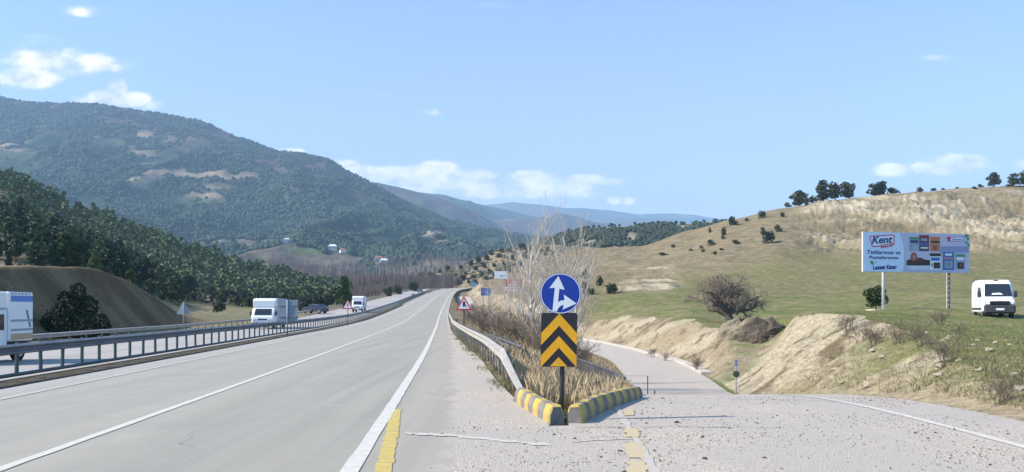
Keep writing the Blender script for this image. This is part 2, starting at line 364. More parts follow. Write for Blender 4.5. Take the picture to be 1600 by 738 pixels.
# ------------------------------------------------------------------ terrain
GREEN = np.array([.125,.140,.046]); GREEN2 = np.array([.160,.162,.058]); TAN = np.array([.235,.188,.112]); PALE = np.array([.385,.325,.228])
DRY = np.array([.185,.148,.088]); BROWN = np.array([.12,.092,.062]); SOIL = np.array([.285,.230,.148]); LUSH = np.array([.10,.15,.035])
def terrain_color(X, Y, Z, cut, bank, gore):
    px = 800 + X / np.maximum(Y, 3) * 1200; r = X - Xr(Y)
    n1 = fbm(X*.05, Y*.05, 4, 31); n2 = fbm(X*.3, Y*.3, 4, 32); n3 = fbm(X*1.3, Y*1.3, 3, 33); n4 = fbm(X*.012, Y*.012, 3, 34)
    c = mixc(GREEN, GREEN2, ss(.35, .65, n2 * .6 + n1 * .4))
    c = mixc(c, TAN, ss(.46, .66, n3 * .5 + n2 * .3 + n1 * .2) * .85)
    right = X > Xr(Y)
    # dry hill
    dry = np.maximum(ss(175, 225, Y + (n1 - .5) * 60) * (1 - .65 * ss(1150, 1260, px) * (1 - ss(235, 258, Y + (n2-.5)*20))), .35 * ss(120, 170, Y))
    c = mixc(c, mixc(TAN, DRY, ss(.35, .65, n2)), np.where(right, dry, 0))
    # weedy ground near the highway on the right, far
    wd = np.where(right, (1 - ss(880, 960, px)) * ss(40, 90, Y), 0)
    c = mixc(c, mixc(TAN * .9, BROWN * 1.3, ss(.4, .6, n3)), wd * .9)
    # eroded pale slope
    band = ss(244, 258, Y + (n2-.5)*14) * (1 - ss(325, 347, Y + (n1-.5)*60)) * ss(1232, 1275, px + (n2-.5)*60)
    st = fbm(X*.030 + Y*.02, Z*.42 - X*.018, 5, 41); st2 = fbm((X + Y*.8)*.16, Z*.10, 4, 43)
    ero = band * np.clip(.42 + 3.2 * (st - .47) + 2.0 * (st2 - .48), 0, 1)
    hole = ss(.50, .62, fbm(X*.018, Y*.02 + 3, 3, 47)) * ss(1430, 1480, px) * (1 - ss(1530, 1560, px)); ero = ero * (1 - .8 * hole) * (1 - .75 * ss(.50, .62, fbm((X + Y*.5)*.035, Z*.10 + 5, 4, 49)))
    c = mixc(c, TAN * .85, band * .8); ln_ = fbm((X + Y*.4)*.07, Z*1.5 + n2*1.5, 4, 55); c = mixc(c, mixc(PALE * .85, PALE * 1.15, ss(.4, .6, st2)) * (.62 + .5 * ss(.38, .56, ln_))[..., None], ero)
    # older grey-pale scree
    b2 = ss(935, 985, px + (n2-.5)*60) * (1 - ss(1040, 1066, px + (n2-.5)*30)) * ss(150, 168, Y) * (1 - ss(218, 240, Y + (n2-.5)*20))
    st3 = fbm(X*.05, Z*1.3 + n2*1.2, 4, 51)
    c = mixc(c, mixc(TAN * .85, PALE * 1.05, ss(.47, .60, st3)), b2 * np.where(right, .9, 0))
    # field tracks
    tr = np.exp(-((Y - 142 - 4*np.sin(X*.03)) / 1.8) ** 2) * ss(1120, 1200, px) * .75
    c = mixc(c, BROWN * 1.35, np.where(right, tr * ss(.3, .6, n3), 0))
    tr2 = np.exp(-((px - (1068 - (Y - 170) * .42)) / 7.0) ** 2) * ss(160, 175, Y) * (1 - ss(228, 245, Y))
    c = mixc(c, TAN * 1.05, tr2 * .8)
    # cut faces
    fg = fbm(X*.9 + Y*.3, Y*.9, 4, 61)
    cc_ = mixc(SOIL, PALE * .95, ss(.42, .62, fbm(X*.25, Y*.22 + Z*.6, 4, 63) + .10*np.exp(-((Y-33)/7)**2)))
    cc_ = mixc(cc_, BROWN * 1.3, ss(.56, .70, fg))
    c = mixc(c, cc_, np.clip(cut, 0, 1) * .95 * (1 - .82 * np.where(X > 0, (1 - ss(23, 30, Y)) * ss(.30, .52, fbm(X*.5, Y*.5, 3, 66)), 0)))
    # lush spots
    lush = ss(.6, .72, fbm(X*.21, Y*.21, 3, 71)) * (1 - ss(40, 70, Y)) * np.where(right & (gore < .5), 1, 0)
    c = mixc(c, LUSH, lush * .45 * (1 - .6*cut))
    dg, tg = seg_dist(X, Y, 11.5, 43, 16.5, 55)
    c = mixc(c, mixc(LUSH*1.1, SOIL*.9, ss(.30, .55, n3*.5+n2*.5)), (1 - ss(.8, 2.8, dg)) * .7)
    # road margins
    mg = np.where(right & (X > ER(Y)), 1 - ss(.7, 2.0, X - ER(Y) + (n3-.5)*1.4), 0) * (1 - ss(18, 30, Y))
    c = mixc(c, SOIL * 1.05, mg)
    # gore
    c = mixc(c, mixc(DRY, BROWN * 1.1, ss(.4, .62, n3)), gore * .9)
    # left side
    left = r < -7.5
    lc = mixc(mixc(np.array([.17,.165,.085]), np.array([.20,.175,.11]), ss(.4, .6, n2)), BROWN, .0 * n1)
    hl = ss(150, 200, Y + (n1-.5)*40); hl = np.maximum(hl, (1 - ss(230, 300, px)) * ss(70, 90, Y))
    lc = mixc(lc, mixc(np.array([.07,.075,.04]), np.array([.19,.145,.10]), ss(.50, .64, n1*.6 + n2*.4)), hl)
    lc = mixc(lc, np.array([.28,.215,.155]), (1 - ss(100, 240, px)) * (1 - ss(88, 100, Y)) * ss(10.2, 11.2, -(r + 19.9)))
    lc = mixc(lc, mixc(np.array([.13,.085,.042]), np.array([.21,.145,.08]), ss(.35, .65, n2)), bank)
    lc = mixc(lc, SOIL * .8, (r > -22.5) * .7); lc = mixc(lc, np.array([.085,.075,.058]), (r > -10.6) * .9)  # dark dirt along the median rail, with the rail's shadow painted into the colour
    return np.where(left[..., None], lc, c)
M_GROUND = mat('terrain_cover', (.2,.2,.1), .95, noise=.40, scale=5.5, bump=.9, bscale=5, attr=True, spec=.1, bdist=.12)
M_HILL = mat('hill_cover', (.2,.2,.1), .95, noise=.25, scale=.6, bump=.7, bscale=.5, attr=True, spec=.05, bdist=.9)
def sheet(name, pxs, Ds, m, kind='structure', extra=None, relief=None):
    PX, D = np.meshgrid(pxs, Ds); X = (PX - 800) / 1200 * D; Z, cut, bank, gore = Hinfo(X, D)
    if relief is not None: Z = Z + relief(PX, X, D, Z)
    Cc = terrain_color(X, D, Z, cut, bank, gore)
    if extra is not None: Z = Z + extra(PX, D)
    V = np.stack([X, D, Z], -1).reshape(-1, 3)
    return raw_mesh(name, V, grid_faces(len(Ds), len(pxs))[:, ::-1], m, attr=Cc.reshape(-1, 3), kind=kind)
pxin = np.concatenate([np.linspace(-3200, -200, 90)[:-1], np.arange(-200, 600, 4), np.arange(600, 1700, 2.5), np.linspace(1700, 4600, 90)])
Dn = 2.6 * np.exp(np.linspace(0, math.log(125/2.6), 520))
def sink(PX, D): return -.6 * ss(119, 124, D)
def relief_near(PX, X, D, Z):
    off = (X > ER(D) + 1.0); return np.where(off, (fbm(X*2.2, D*2.2, 3, 91) - .5) * .10, 0)
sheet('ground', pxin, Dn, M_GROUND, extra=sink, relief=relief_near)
def relief_far(PX, X, D, Z):
    n2 = fbm(X*.3, D*.3, 4, 32)
    band = ss(244, 258, D) * (1 - ss(312, 338, D)) * ss(1232, 1275, PX)
    st = fbm(X*.030 + D*.02, Z*.42 - X*.018, 5, 41); st2 = fbm((X + D*.8)*.16, Z*.10, 4, 43)
    b2 = ss(935, 985, PX) * (1 - ss(1040, 1066, PX)) * ss(150, 168, D) * (1 - ss(218, 240, D)) * (X > Xr(D))
    corr = (X > MR(D) - 1) & (X < ER(D) + 6) | ((X - Xr(D) < 2) & (X - Xr(D) > -24))
    gen = (fbm(X*.08, D*.08, 4, 12) - .5) * 1.6 * ss(150, 240, D) * (1 - .7 * ss(335, 350, D) * (X > 0))
    return band * ((st - .5) * 11 + (st2 - .5) * 8 + (fbm((X + D*.6)*.35, Z*.3, 3, 44) - .5) * 2.6 + (fbm((X + D*.4)*.07, Z*1.5 + n2*1.5, 4, 55) - .5) * 4.0) + b2 * (fbm(X*.05, Z*1.3 + n2*1.2, 4, 51) - .5) * 3.5 + np.where(corr, 0, gen)
Df = 117 * np.exp(np.linspace(0, math.log(800/117), 330))
def rise(PX, D): return -.5 * (1 - ss(117, 119, D))
HL = sheet('hillside_left', np.concatenate([np.linspace(-2200, -100, 120)[:-1], np.arange(-100, 665, 4)]), Df, M_HILL, extra=rise, relief=relief_far)
HR = sheet('hillside_right', np.concatenate([np.arange(661, 1660, 2.5), np.linspace(1660, 3600, 110)]), Df, M_HILL, extra=rise, relief=relief_far)
# ground behind the viewpoint
gx = np.linspace(-120, 160, 200); gy = np.linspace(-60, 2.62, 30); GX, GY = np.meshgrid(gx, gy)
gz, cu, ba, go = Hinfo(GX, GY); gz = np.minimum(gz, 3.9)
raw_mesh('ground_behind', np.stack([GX, GY, gz], -1).reshape(-1, 3), grid_faces(30, 200), M_GROUND, attr=terrain_color(GX, GY, gz, cu, ba, go).reshape(-1, 3), kind='structure')
# far valley floor reaching the horizon
raw_mesh('valley_floor', [(-15900,-390,-12),(15900,-390,-12),(15900,9400,-12),(-15900,9400,-12)], [[0,1,2,3]], mat('valley_ground', (.12,.11,.07), .95, noise=.3, scale=.01), kind='structure')

# mountains: swept between foot, slope and ridge lines at their true distances
def lerp_nodes(rows, px):
    out = []
    for row in rows:
        a = sorted(row); out.append((np.interp(px, [q[0] for q in a], [q[1] for q in a]), np.interp(px, [q[0] for q in a], [q[2] for q in a])))
    return out
class Loft: pass
def loft(name, rows, p0, p1, step, nt_, amp, scale, colf, m, seed=1, tk=None):
    px = np.arange(p0, p1 + step, step, dtype=float); nd = lerp_nodes(rows, px)
    k = len(rows); tk = tk or list(np.linspace(0, 1, k)); ts = np.linspace(0, 1, nt_)
    Dk = np.stack([n[0] for n in nd]); Yk = np.stack([n[1] for n in nd]); Zk = 1.6 + (480 - Yk) * Dk / 1200
    D = np.empty((nt_, len(px))); Z = np.empty((nt_, len(px)))
    for j in range(nt_):
        i = min(max(np.searchsorted(tk, ts[j]) - 1, 0), k - 2); f = (ts[j] - tk[i]) / (tk[i+1] - tk[i])
        D[j] = Dk[i] * (1 - f) + Dk[i+1] * f; Z[j] = Zk[i] * (1 - f) + Zk[i+1] * f
    ridge_t = tk[-2]
    T = np.repeat(ts[:, None], len(px), 1); X = (px[None, :] - 800) / 1200 * D
    w = np.sin(np.pi * np.clip(T / ridge_t, 0, 1)) ** .8
    n = 1 - 2 * np.abs(fbm(X/scale + 3.1, D/scale*.55, 5, seed, .55) - .5); n = n ** 2
    n2 = fbm(X/scale*.5, D/scale*.5, 3, seed+7) - .5
    Z = Z + amp * w * ((n - .75) * 1.6 + n2 * 1.4)
    jag = (fbm(X/scale*7, D/scale*7, 3, seed+9) - .5) * amp * .10; Z = Z + jag
    A = 480 - (Z - 1.6) / D * 1200
    c = colf(np.repeat(px[None, :], nt_, 0), A, X, D, Z, T)
    o = raw_mesh(name, np.stack([X, D, Z], -1).reshape(-1, 3), grid_faces(nt_, len(px))[:, ::-1], m, attr=c.reshape(-1, 3), kind='structure')
    L = Loft(); L.X, L.D, L.Z, L.A, L.PX, L.c, L.o, L.T, L.rt = X, D, Z, A, np.repeat(px[None, :], nt_, 0), c, o, T, ridge_t
    return L
FOR = np.array([.035,.055,.034]); FOR2 = np.array([.062,.080,.046]); HEATH = np.array([.092,.068,.060]); SCAR = np.array([.33,.245,.17])
def blob(px, py, cx, cy, rx, ry): return np.exp(-((px-cx)/rx)**2 - ((py-cy)/ry)**2)
def col_mtn(px, y, X, D, Z, T):
    n = fbm(X/160, D/160, 5, 101); n2 = fbm(X/420, D/420, 4, 102); n3 = fbm(X/40, D/60, 3, 103); n5 = fbm(X/70, Z/14, 4, 105)
    c = mixc(FOR, FOR2, ss(.38, .62, n))
    rid = np.interp(px, [0,100,200,300,400,490,570], [150,158,168,187,225,243,280])
    up = (1 - ss(20, 62, (y - rid) + (n2-.5)*70)) * (1 - ss(545, 600, px))
    c = mixc(c, HEATH, up * .85 * ss(.3, .55, n*.5 + n2*.5 + .08))
    sc = .0 + blob(px, y, 215, 262, 22, 26) * .9 + blob(px, y, 270, 270, 75, 5) + blob(px, y, 15, 226, 22, 9) * 1.3 + blob(px, y, 215, 215, 60, 8)*.7 + blob(px, y, 195, 262, 7, 13) + blob(px, y, 360, 278, 60, 4)*.7 + blob(px, y, 330, 300, 40, 12)*.5
    sc += 1.6*blob(px, y, 587, 356, 9, 5) + 1.6*blob(px, y, 680, 363, 11, 5) + 1.2*blob(px, y, 695, 378, 14, 3) + .9*blob(px, y, 595, 305, 7, 2) + .9*blob(px, y, 505, 344, 12, 2) + .6*blob(px, y, 655, 375, 16, 5)
    c = mixc(c, SCAR, np.clip(sc * ss(.46, .60, n3*.5 + n5*.5) * 1.5, 0, .75))
    low = ss(395, 415, y + (n2-.5)*30) * (1 - ss(760, 800, px))
    c = mixc(c, mixc(np.array([.17,.13,.10]), np.array([.07,.085,.045]), ss(.45, .6, n)), low * .9)
    lf = ss(335, 362, y + (n2-.5)*26) * (1 - ss(470, 560, px)) * ss(180, 240, px)
    c = mixc(c, mixc(np.array([.15,.12,.085]), FOR, ss(.42, .58, n)), lf * .85)
    c = mixc(c, np.array([.10,.15,.05]), np.clip(1.3*blob(px, y, 478, 392, 26, 6), 0, 1) * .8)
    return c
RIDGE1 = [(-1600,60),(-700,95),(-200,128),(0,150),(28,158),(100,161),(150,162),(200,169),(270,181),(318,189),(340,201),(400,225),(434,237),(468,240),(512,250),(549,271),(583,287),(603,299),(637,318),(688,339),(739,352),(780,361),(817,369),(850,374),(1000,392),(1400,430)]
r1 = [(p, float(np.interp(p, [-1600,0,400,817,1400], [3200,3000,2700,2200,2200])), y) for p, y in RIDGE1]
M_MTN = mat('mountain_forest', (.06,.08,.05), .95, noise=.35, scale=.035, bump=.6, bscale=.05, attr=True, spec=.02, bdist=9)
MT = loft('mountain', [
  [(-1600,700,440),(0,700,455),(500,700,452),(620,640,448),(700,650,445),(1400,700,440)],
  [(-1600,1250,380),(0,1200,400),(300,1150,405),(500,1150,408),(600,1180,408),(700,1250,412),(760,1300,412),(850,1350,415),(1400,1400,430)],
  [(-1600,2100,240),(0,2000,285),(200,1950,290),(340,1850,310),(440,1800,325),(550,1750,348),(640,1700,372),(739,1700,390),(817,1750,398),(1000,1800,410),(1400,1800,430)],
  r1,
  [(p, D + 900, y + 60) for p, D, y in r1]], -1600, 1100, 4, 330, 62, 430, col_mtn, M_MTN, seed=5, tk=[0,.16,.52,.9,1.0])
def col_far(base, hb):
    def f(px, y, X, D, Z, T):
        n = fbm(X/260, D/260, 5, 131); n2 = fbm(X/900, D/900, 4, 132)
        c = mixc(base, hb, ss(.42, .6, n*.6 + n2*.4)); return mixc(c, SCAR * .9, ss(.70, .76, fbm(X/120, D/120, 4, 133)) * .5)
    return f
M_FAR = mat('far_slopes', (.08,.09,.07), .95, attr=True, noise=.25, scale=.012, spec=.02)
def two(px_y, D, foot, back=1500): return [[(p, D*.62, max(y+20, foot)) for p, y in px_y], [(p, D*.82, y + (foot - y)*.42) for p, y in px_y], [(p, D, y) for p, y in px_y], [(p, D+back, y+40) for p, y in px_y]]
R2 = [(300,300),(480,285),(560,284),(590,286),(617,291),(654,301),(688,311),(722,323),(739,331),(769,346),(800,356),(850,372),(900,380),(1100,400)]
loft('mountain_behind', two(R2, 3700, 400, 900), 300, 1100, 5, 120, 90, 700, col_far(FOR*1.2, HEATH), M_FAR, 15, tk=[0,.4,.9,1])
R3 = [(500,300),(600,297),(658,301),(698,306),(725,315),(759,322),(790,328),(820,336),(850,343),(880,346),(930,357),(980,364),(1100,375),(1300,380)]
loft('distant_ridge', two(R3, 5400, 392, 900), 500, 1300, 6, 110, 130, 1100, col_far(FOR*1.2, HEATH*.9), M_FAR, 25, tk=[0,.4,.9,1])
R4 = [(300,330),(600,330),(756,321),(800,316),(824,318),(860,322),(905,327),(950,329),(1000,336),(1050,333),(1085,336),(1120,342),(1160,345),(1250,350),(1700,352),(2400,350)]
loft('horizon_range', two(R4, 8600, 372, 700), 300, 2400, 10, 90, 220, 2500, col_far(FOR*1.3, HEATH*.9), M_FAR, 35, tk=[0,.4,.9,1])
# wooded low hill behind the dry one, and the bushy knoll above the highway bend
def col_e(px, y, X, D, Z, T):
    n = fbm(X/14, D/14, 4, 141); n2 = fbm(X/45, D/45, 3, 142)
    c = mixc(np.array([.07,.078,.045]), np.array([.24,.20,.135]), ss(.47, .60, n2*.6 + n*.4)); c = mixc(c, TAN*1.1, ss(.86, .90, T) )
    return mixc(c, PALE*.9, np.clip(blob(px, y, 985, 372, 10, 8) + blob(px, y, 1065, 356, 14, 4), 0, 1)*.8)
RE = [(780,392),(820,384),(860,372),(890,362),(920,357),(960,354),(1000,352),(1040,350),(1080,350),(1110,347),(1160,350),(1300,352)]
LE = loft('wooded_hill', [[(p, 480, y+70) for p, y in RE], [(p, 600, y+28) for p, y in RE], [(p, 720, y) for p, y in RE], [(p, 1100, y+12) for p, y in RE]], 780, 1300, 4, 120, 3, 50, col_e, M_HILL, 45, tk=[0,.45,.87,1])
def col_f(px, y, X, D, Z, T):
    n = fbm(X/9, D/9, 4, 151); n2 = fbm(X/30, D/30, 3, 152)
    return mixc(mixc(np.array([.20,.165,.115]), TAN, ss(.4, .6, n)), np.array([.10,.09,.06]), ss(.56, .66, n2))
RF = [(560,444),(600,441),(640,437),(680,428),(720,416),(750,404),(775,392),(790,387),(803,386),(825,384),(850,382),(900,384),(1000,392)]
LF = loft('scrub_knoll', [[(p, 415, max(y+50, 462)) for p, y in RF], [(p, 470, y + (462-y)*.5) for p, y in RF], [(p, 540, y) for p, y in RF], [(p, 800, y+30) for p, y in RF]], 560, 1000, 4, 110, 4, 45, col_f, M_HILL, 55, tk=[0,.45,.87,1])

# ------------------------------------------------------------------ roads
def pave_material():
    m = bpy.data.materials.new('worn_asphalt'); m.use_nodes = True; t = m.node_tree; b = t.nodes['Principled BSDF']; L = t.links.new
    def N(ty, **k):
        n = t.nodes.new(ty)
        for a, v in k.items(): setattr(n, a, v)
        return n
    def M(op, a, b_=None, c=None):
        n = N('ShaderNodeMath', operation=op)
        for i, v in enumerate((a, b_, c)):
            if v is None: continue
            if isinstance(v, (int, float)): n.inputs[i].default_value = v
            else: L(v, n.inputs[i])
        return n.outputs[0]
    def MR_(v, a, b_, c=0, d=1, sm=True):
        n = N('ShaderNodeMapRange', interpolation_type='SMOOTHSTEP' if sm else 'LINEAR'); L(v, n.inputs[0])
        for i, q in enumerate((a, b_, c, d)): n.inputs[i+1].default_value = q
        return n.outputs[0]
    def MIX(f, a, b_):
        n = N('ShaderNodeMixRGB')
        if isinstance(f, float): n.inputs[0].default_value = f
        else: L(f, n.inputs[0])
        for i, q in ((1, a), (2, b_)):
            if isinstance(q, tuple): n.inputs[i].default_value = (*q, 1)
            else: L(q, n.inputs[i])
        return n.outputs[0]
    at_ = N('ShaderNodeAttribute'); at_.attribute_name = 'UVM'; s = N('ShaderNodeSeparateXYZ'); L(at_.outputs['Vector'], s.inputs[0]); u = s.outputs[0]
    co = N('ShaderNodeTexCoord'); P_ = co.outputs['Object']
    def NZ(sc, det=5, vec=P_, ro=.6):
        n = N('ShaderNodeTexNoise'); n.inputs['Scale'].default_value = sc; n.inputs['Detail'].default_value = det; n.inputs['Roughness'].default_value = ro; L(vec, n.inputs['Vector']); return n.outputs['Fac']
    mp = N('ShaderNodeMapping'); mp.inputs['Scale'].default_value = (1.0, .06, 1); L(P_, mp.inputs[0]); streak = NZ(2.0, 5, mp.outputs[0])
    fine = NZ(55, 4); med = NZ(1.2, 6); big = NZ(.12, 3)
    sm = MIX(MR_(streak, .35, .65), (.295,.275,.228), (.330,.306,.254))
    sm = MIX(MR_(u, -3.3, -2.4), MIX(MR_(med, .3, .7), (.325,.302,.252), (.345,.318,.264)), sm)       # the outer lane is paler than the inner one
    sm = MIX(MR_(u, .05, .4), sm, (.35,.312,.258))
    sm = MIX(MR_(u, -7.6, -6.7), (.37,.345,.315), sm)
    sp_ = N('ShaderNodeTexVoronoi'); sp_.inputs['Scale'].default_value = 58; L(P_, sp_.inputs['Vector'])
    sm = MIX(M('MULTIPLY', MR_(fine, .58, .72), .25), sm, (.20,.20,.20))
    chip = MIX(MR_(sp_.outputs['Color'], .25, .8, sm=False), (.34,.295,.245), (.62,.525,.43))
    chip = MIX(MR_(NZ(13, 6), .57, .68, 0, .6), chip, (.24,.195,.16))
    chip = MIX(MR_(NZ(.4, 6), .36, .58, 0, .95), chip, MIX(.72, chip, (.42,.38,.33)))
    chip = MIX(MR_(NZ(2.2, 5, mp.outputs[0]), .55, .7, 0, .5), chip, (.50,.43,.36))
    rf = MR_(M('ADD', u, M('MULTIPLY', M('SUBTRACT', NZ(1.6, 6), .5), .9)), .85, 1.15)
    mp2 = N('ShaderNodeMapping'); mp2.inputs['Scale'].default_value = (2.2, .02, 1); L(P_, mp2.inputs[0])
    sm = MIX(MR_(NZ(1.0, 4, mp2.outputs[0]), .42, .66, 0, .22), sm, (.20,.195,.185))
    sm = MIX(MR_(NZ(.35, 7), .54, .70, 0, .30), sm, (.225,.215,.198))
    sm = MIX(MR_(NZ(.9, 8), .60, .68, 0, .35), sm, (.40,.375,.32))
    cr = N('ShaderNodeTexVoronoi', feature='DISTANCE_TO_EDGE'); cr.inputs['Scale'].default_value = .22
    wv = N('ShaderNodeVectorMath', operation='ADD'); nv = N('ShaderNodeTexNoise'); nv.inputs['Scale'].default_value = .8; nv.inputs['Detail'].default_value = 6; L(P_, nv.inputs['Vector']); L(P_, wv.inputs[0]); L(nv.outputs['Color'], wv.inputs[1]); L(wv.outputs[0], cr.inputs['Vector'])
    sm = MIX(M('MULTIPLY', MR_(cr.outputs['Distance'], .0, .0035, 1, 0), MR_(NZ(.13, 2), .5, .56, 0, .55)), sm, (.13,.125,.115))
    L(MIX(rf, sm, chip), b.inputs['Base Color']); b.inputs['Roughness'].default_value = .85; b.inputs['Specular IOR Level'].default_value = .25
    bp = N('ShaderNodeBump'); L(MR_(rf, 0, 1, .12, .9), bp.inputs['Strength']); bp.inputs['Distance'].default_value = .012
    L(M('ADD', sp_.outputs['Distance'], NZ(24, 5)), bp.inputs['Height']); L(bp.outputs[0], b.inputs['Normal'])
    return m
M_PAVE = pave_material()
def rows_D(a, b): 
    return np.concatenate([np.arange(a, min(b, 60), .5), np.arange(max(a, 60), b + .1, 3)]) if b > 60 else np.arange(a, b + .01, .25)
def ribbon(name, Ds, lf, rf, zf, m, nc=2, uf=None, dz=0, camber=0, kind='structure', th=0, jitter=0, seed=0):
    Ds = np.asarray(Ds, float); l = lf(Ds); r = rf(Ds)
    if jitter: l = l + (vn(Ds*5.1, Ds*0, seed) - .5) * jitter; r = r + (vn(Ds*4.7, Ds*0+9, seed) - .5) * jitter
    t = np.linspace(0, 1, nc)[None, :]; X = l[:, None] * (1-t) + r[:, None] * t; Y = np.repeat(Ds[:, None], nc, 1); Z = np.repeat(zf(Ds)[:, None], nc, 1) + dz
    V = np.stack([X, Y, Z], -1).reshape(-1, 3); F = grid_faces(len(Ds), nc)[:, ::-1]
    uv = np.stack([(uf(X, Y) if uf else X), Y], -1).reshape(-1, 2)
    if th:
        n = len(V); V = np.concatenate([V, V - [0, 0, th]]); uv = np.concatenate([uv, uv]); i = np.arange(len(Ds)-1)
        a = i*nc; b = a + nc - 1; F = np.concatenate([F, np.stack([a, a+nc, a+nc+n, a+n], 1), np.stack([b+nc, b, b+n, b+nc+n], 1), [[0, n, n+nc-1, nc-1]], [[n-nc, n-1, 2*n-1, 2*n-nc]]])
    return raw_mesh(name, V, F, m, uv=uv, smooth=False, kind=kind)
D_all = rows_D(-60, 690)
ribbon('highway', D_all, lambda D: Xr(D) - 7.8, MR, zr, M_PAVE, 24, lambda X, Y: X - Xr(Y))
ribbon('opposite_carriageway', D_all, lambda D: Xr(D) - 19.3, lambda D: Xr(D) - 10.05, lambda D: zr(D) - .42, M_PAVE, 8, lambda X, Y: -7.6 + 0*X)
def exL(D): return np.where(D < 10.4, -.05 - .0683 * D, EL(D))
ribbon('exit_road_near', np.arange(-60, 10.41, .2), exL, ER, ze, M_PAVE, 24, lambda X, Y: 5 + 0*X, dz=.004)
ribbon('exit_road', np.concatenate([np.arange(10.4, 60, .4), np.arange(60, 262, 3)]), EL, ER, ze, M_PAVE, 12, lambda X, Y: 5 + 0*X, dz=.004)
M_WHITE = mat('worn_white_paint', (.60,.565,.50), .7, noise=1, scale=7, col2=(.48,.45,.39), detail=8)
M_CREAM = mat('dusty_line_paint', (.47,.44,.39), .8, noise=1, scale=5, col2=(.38,.355,.32), detail=8)
M_YEL = mat('yellow_road_paint', (.58,.43,.10), .75, noise=1, scale=7, col2=(.40,.32,.14), detail=8)
M_YFADE = mat('faded_yellow_paint', (.50,.39,.19), .85, noise=1, scale=8, col2=(.44,.37,.28), detail=8)
M_WFADE = mat('faded_white_paint', (.47,.43,.385), .85, noise=1, scale=10, col2=(.40,.36,.31), detail=8)
def line_at(name, off, w, D0, D1, m, zf=zr, base=Xr, dz=.008, jit=.02):
    Ds = rows_D(D0, D1) if D1 > 60 else np.arange(D0, D1, .15)
    return ribbon(name, Ds, lambda D: base(D) + off - w/2, lambda D: base(D) + off + w/2, zf, m, 2, dz=dz, jitter=jit, seed=int(abs(off)*10)+1)
line_at('road_marking_edge_line', 0, .175, -60, 690, M_WHITE)
line_at('road_marking_lane_line', -3.45, .13, -60, 690, M_WHITE)
line_at('road_marking_median_line', -6.86, .16, -60, 690, M_CREAM)
line_at('road_marking_opposite_line', -11.0, .14, -60, 690, M_CREAM, lambda D: zr(D) - .42)
line_at('road_marking_opposite_outer_line', -18.2, .16, -60, 690, M_CREAM, lambda D: zr(D) - .42)
line_at('road_marking_opposite_lane_line', -14.6, .13, -60, 690, M_CREAM, lambda D: zr(D) - .42)
line_at('median_gutter', -8.15, .55, 150, 262, M_WFADE, dz=.012)
line_at('opposite_gutter', -18.75, .5, 165, 250, M_WFADE, lambda D: zr(D) - .42, dz=.012)
line_at('road_marking_exit_edge_line', 5.83, .13, -20, 17, M_WHITE, ze, lambda D: 0*D, dz=.012)
line_at('road_marking_lower_edge_line', -1.0, .12, 30, 48, M_WFADE, ze, ER, dz=.012)
line_at('road_marking_faded_line', 0, .10, 6, 17, M_WFADE, ze, lambda D: .92 + .062*D, dz=.012, jit=.05)
# thick ribbed yellow strip beside the edge line
yb = MB()
for i in range(34):
    y = 4.6 + i * .218; x = -.33 - .123 * y; w = .165
    j = random.Random(i).uniform(-.012, .012)
    yb.add([(x-w/2+j, y, 0.007), (x+w/2+j, y, 0.007), (x+w/2-.012*0+j-.025, y+.21, 0.007), (x-w/2+j-.025, y+.21, 0.007), (x-w/2+j, y, .001), (x+w/2+j, y, .001), (x+w/2+j-.025, y+.21, .001), (x-w/2+j-.025, y+.21, .001)],
           [(0,1,2,3),(0,4,5,1),(1,5,6,2),(2,6,7,3),(3,7,4,0)])
o = yb.build('road_marking_rumble_strip', M_YEL); o['kind'] = 'structure'
yb = MB()
for (y0, y1) in ((6.2,6.9),(7.1,7.9),(8.1,9.0),(9.4,10.1),(11.4,12.1)):
    x0, x1 = 1.22 + (y0-7.4)*.13, 1.22 + (y1-7.4)*.13; n = 9; vs = []; fs = []
    rr = random.Random(int(y0*10))
    for k in range(n+1):
        t = k/n; xx = x0 + (x1-x0)*t; yy_ = y0 + (y1-y0)*t; vs += [(xx-.09+rr.uniform(-.03,.03), yy_, .013+float(ze(yy_))), (xx+.09+rr.uniform(-.03,.03), yy_, .013+float(ze(yy_)))]
        if k: fs.append((2*k-2, 2*k-1, 2*k+1, 2*k))
    yb.add(vs, fs)
o = yb.build('road_marking_yellow_dashes', M_YFADE); o['kind'] = 'structure'
# repaired crack and joint
def crack(name, pts, w, m, seed):
    rr = random.Random(seed); b = MB(); vs = []; fs = []; P0 = []
    for (a, c) in zip(pts[:-1], pts[1:]):
        n = 14
        for k in range(n): P0.append((a[0] + (c[0]-a[0])*k/n, a[1] + (c[1]-a[1])*k/n))
    P0.append(pts[-1])
    for i, (x, y) in enumerate(P0):
        ww = w * rr.uniform(.5, 1.5); yy_ = y + rr.uniform(-.04, .04) * (w > .05); z = .011 + float(ze(y)); vs += [(x, yy_-ww/2, z), (x, yy_+ww/2, z)]
        if i: fs.append((2*i-2, 2*i, 2*i+1, 2*i-1))
    b.add(vs, fs); o = b.build(name, m); o['kind'] = 'structure'
crack('road_repair_seam', [(-1.35, 9.7), (-.8, 9.55), (-.2, 9.2), (.45, 8.85)], .13, mat('pale_filler', (.49,.45,.40), .9, noise=.15, scale=20), 3)
crack('road_repair_seam_low', [(.7, 9.05), (1.0, 9.2), (1.5, 9.3)], .05, mat('pale_filler', (0,0,0)), 4)
crack('road_joint', [(.95, 10.2), (2.2, 10.25), (3.6, 10.15)], .016, mat('dark_joint', (.10,.09,.08), .9), 5)
crack('road_dirt_joint', [(4.0, 14.2), (5.3, 13.9), (6.4, 13.2)], .02, mat('dark_joint', (.10,.09,.08), .9), 6)
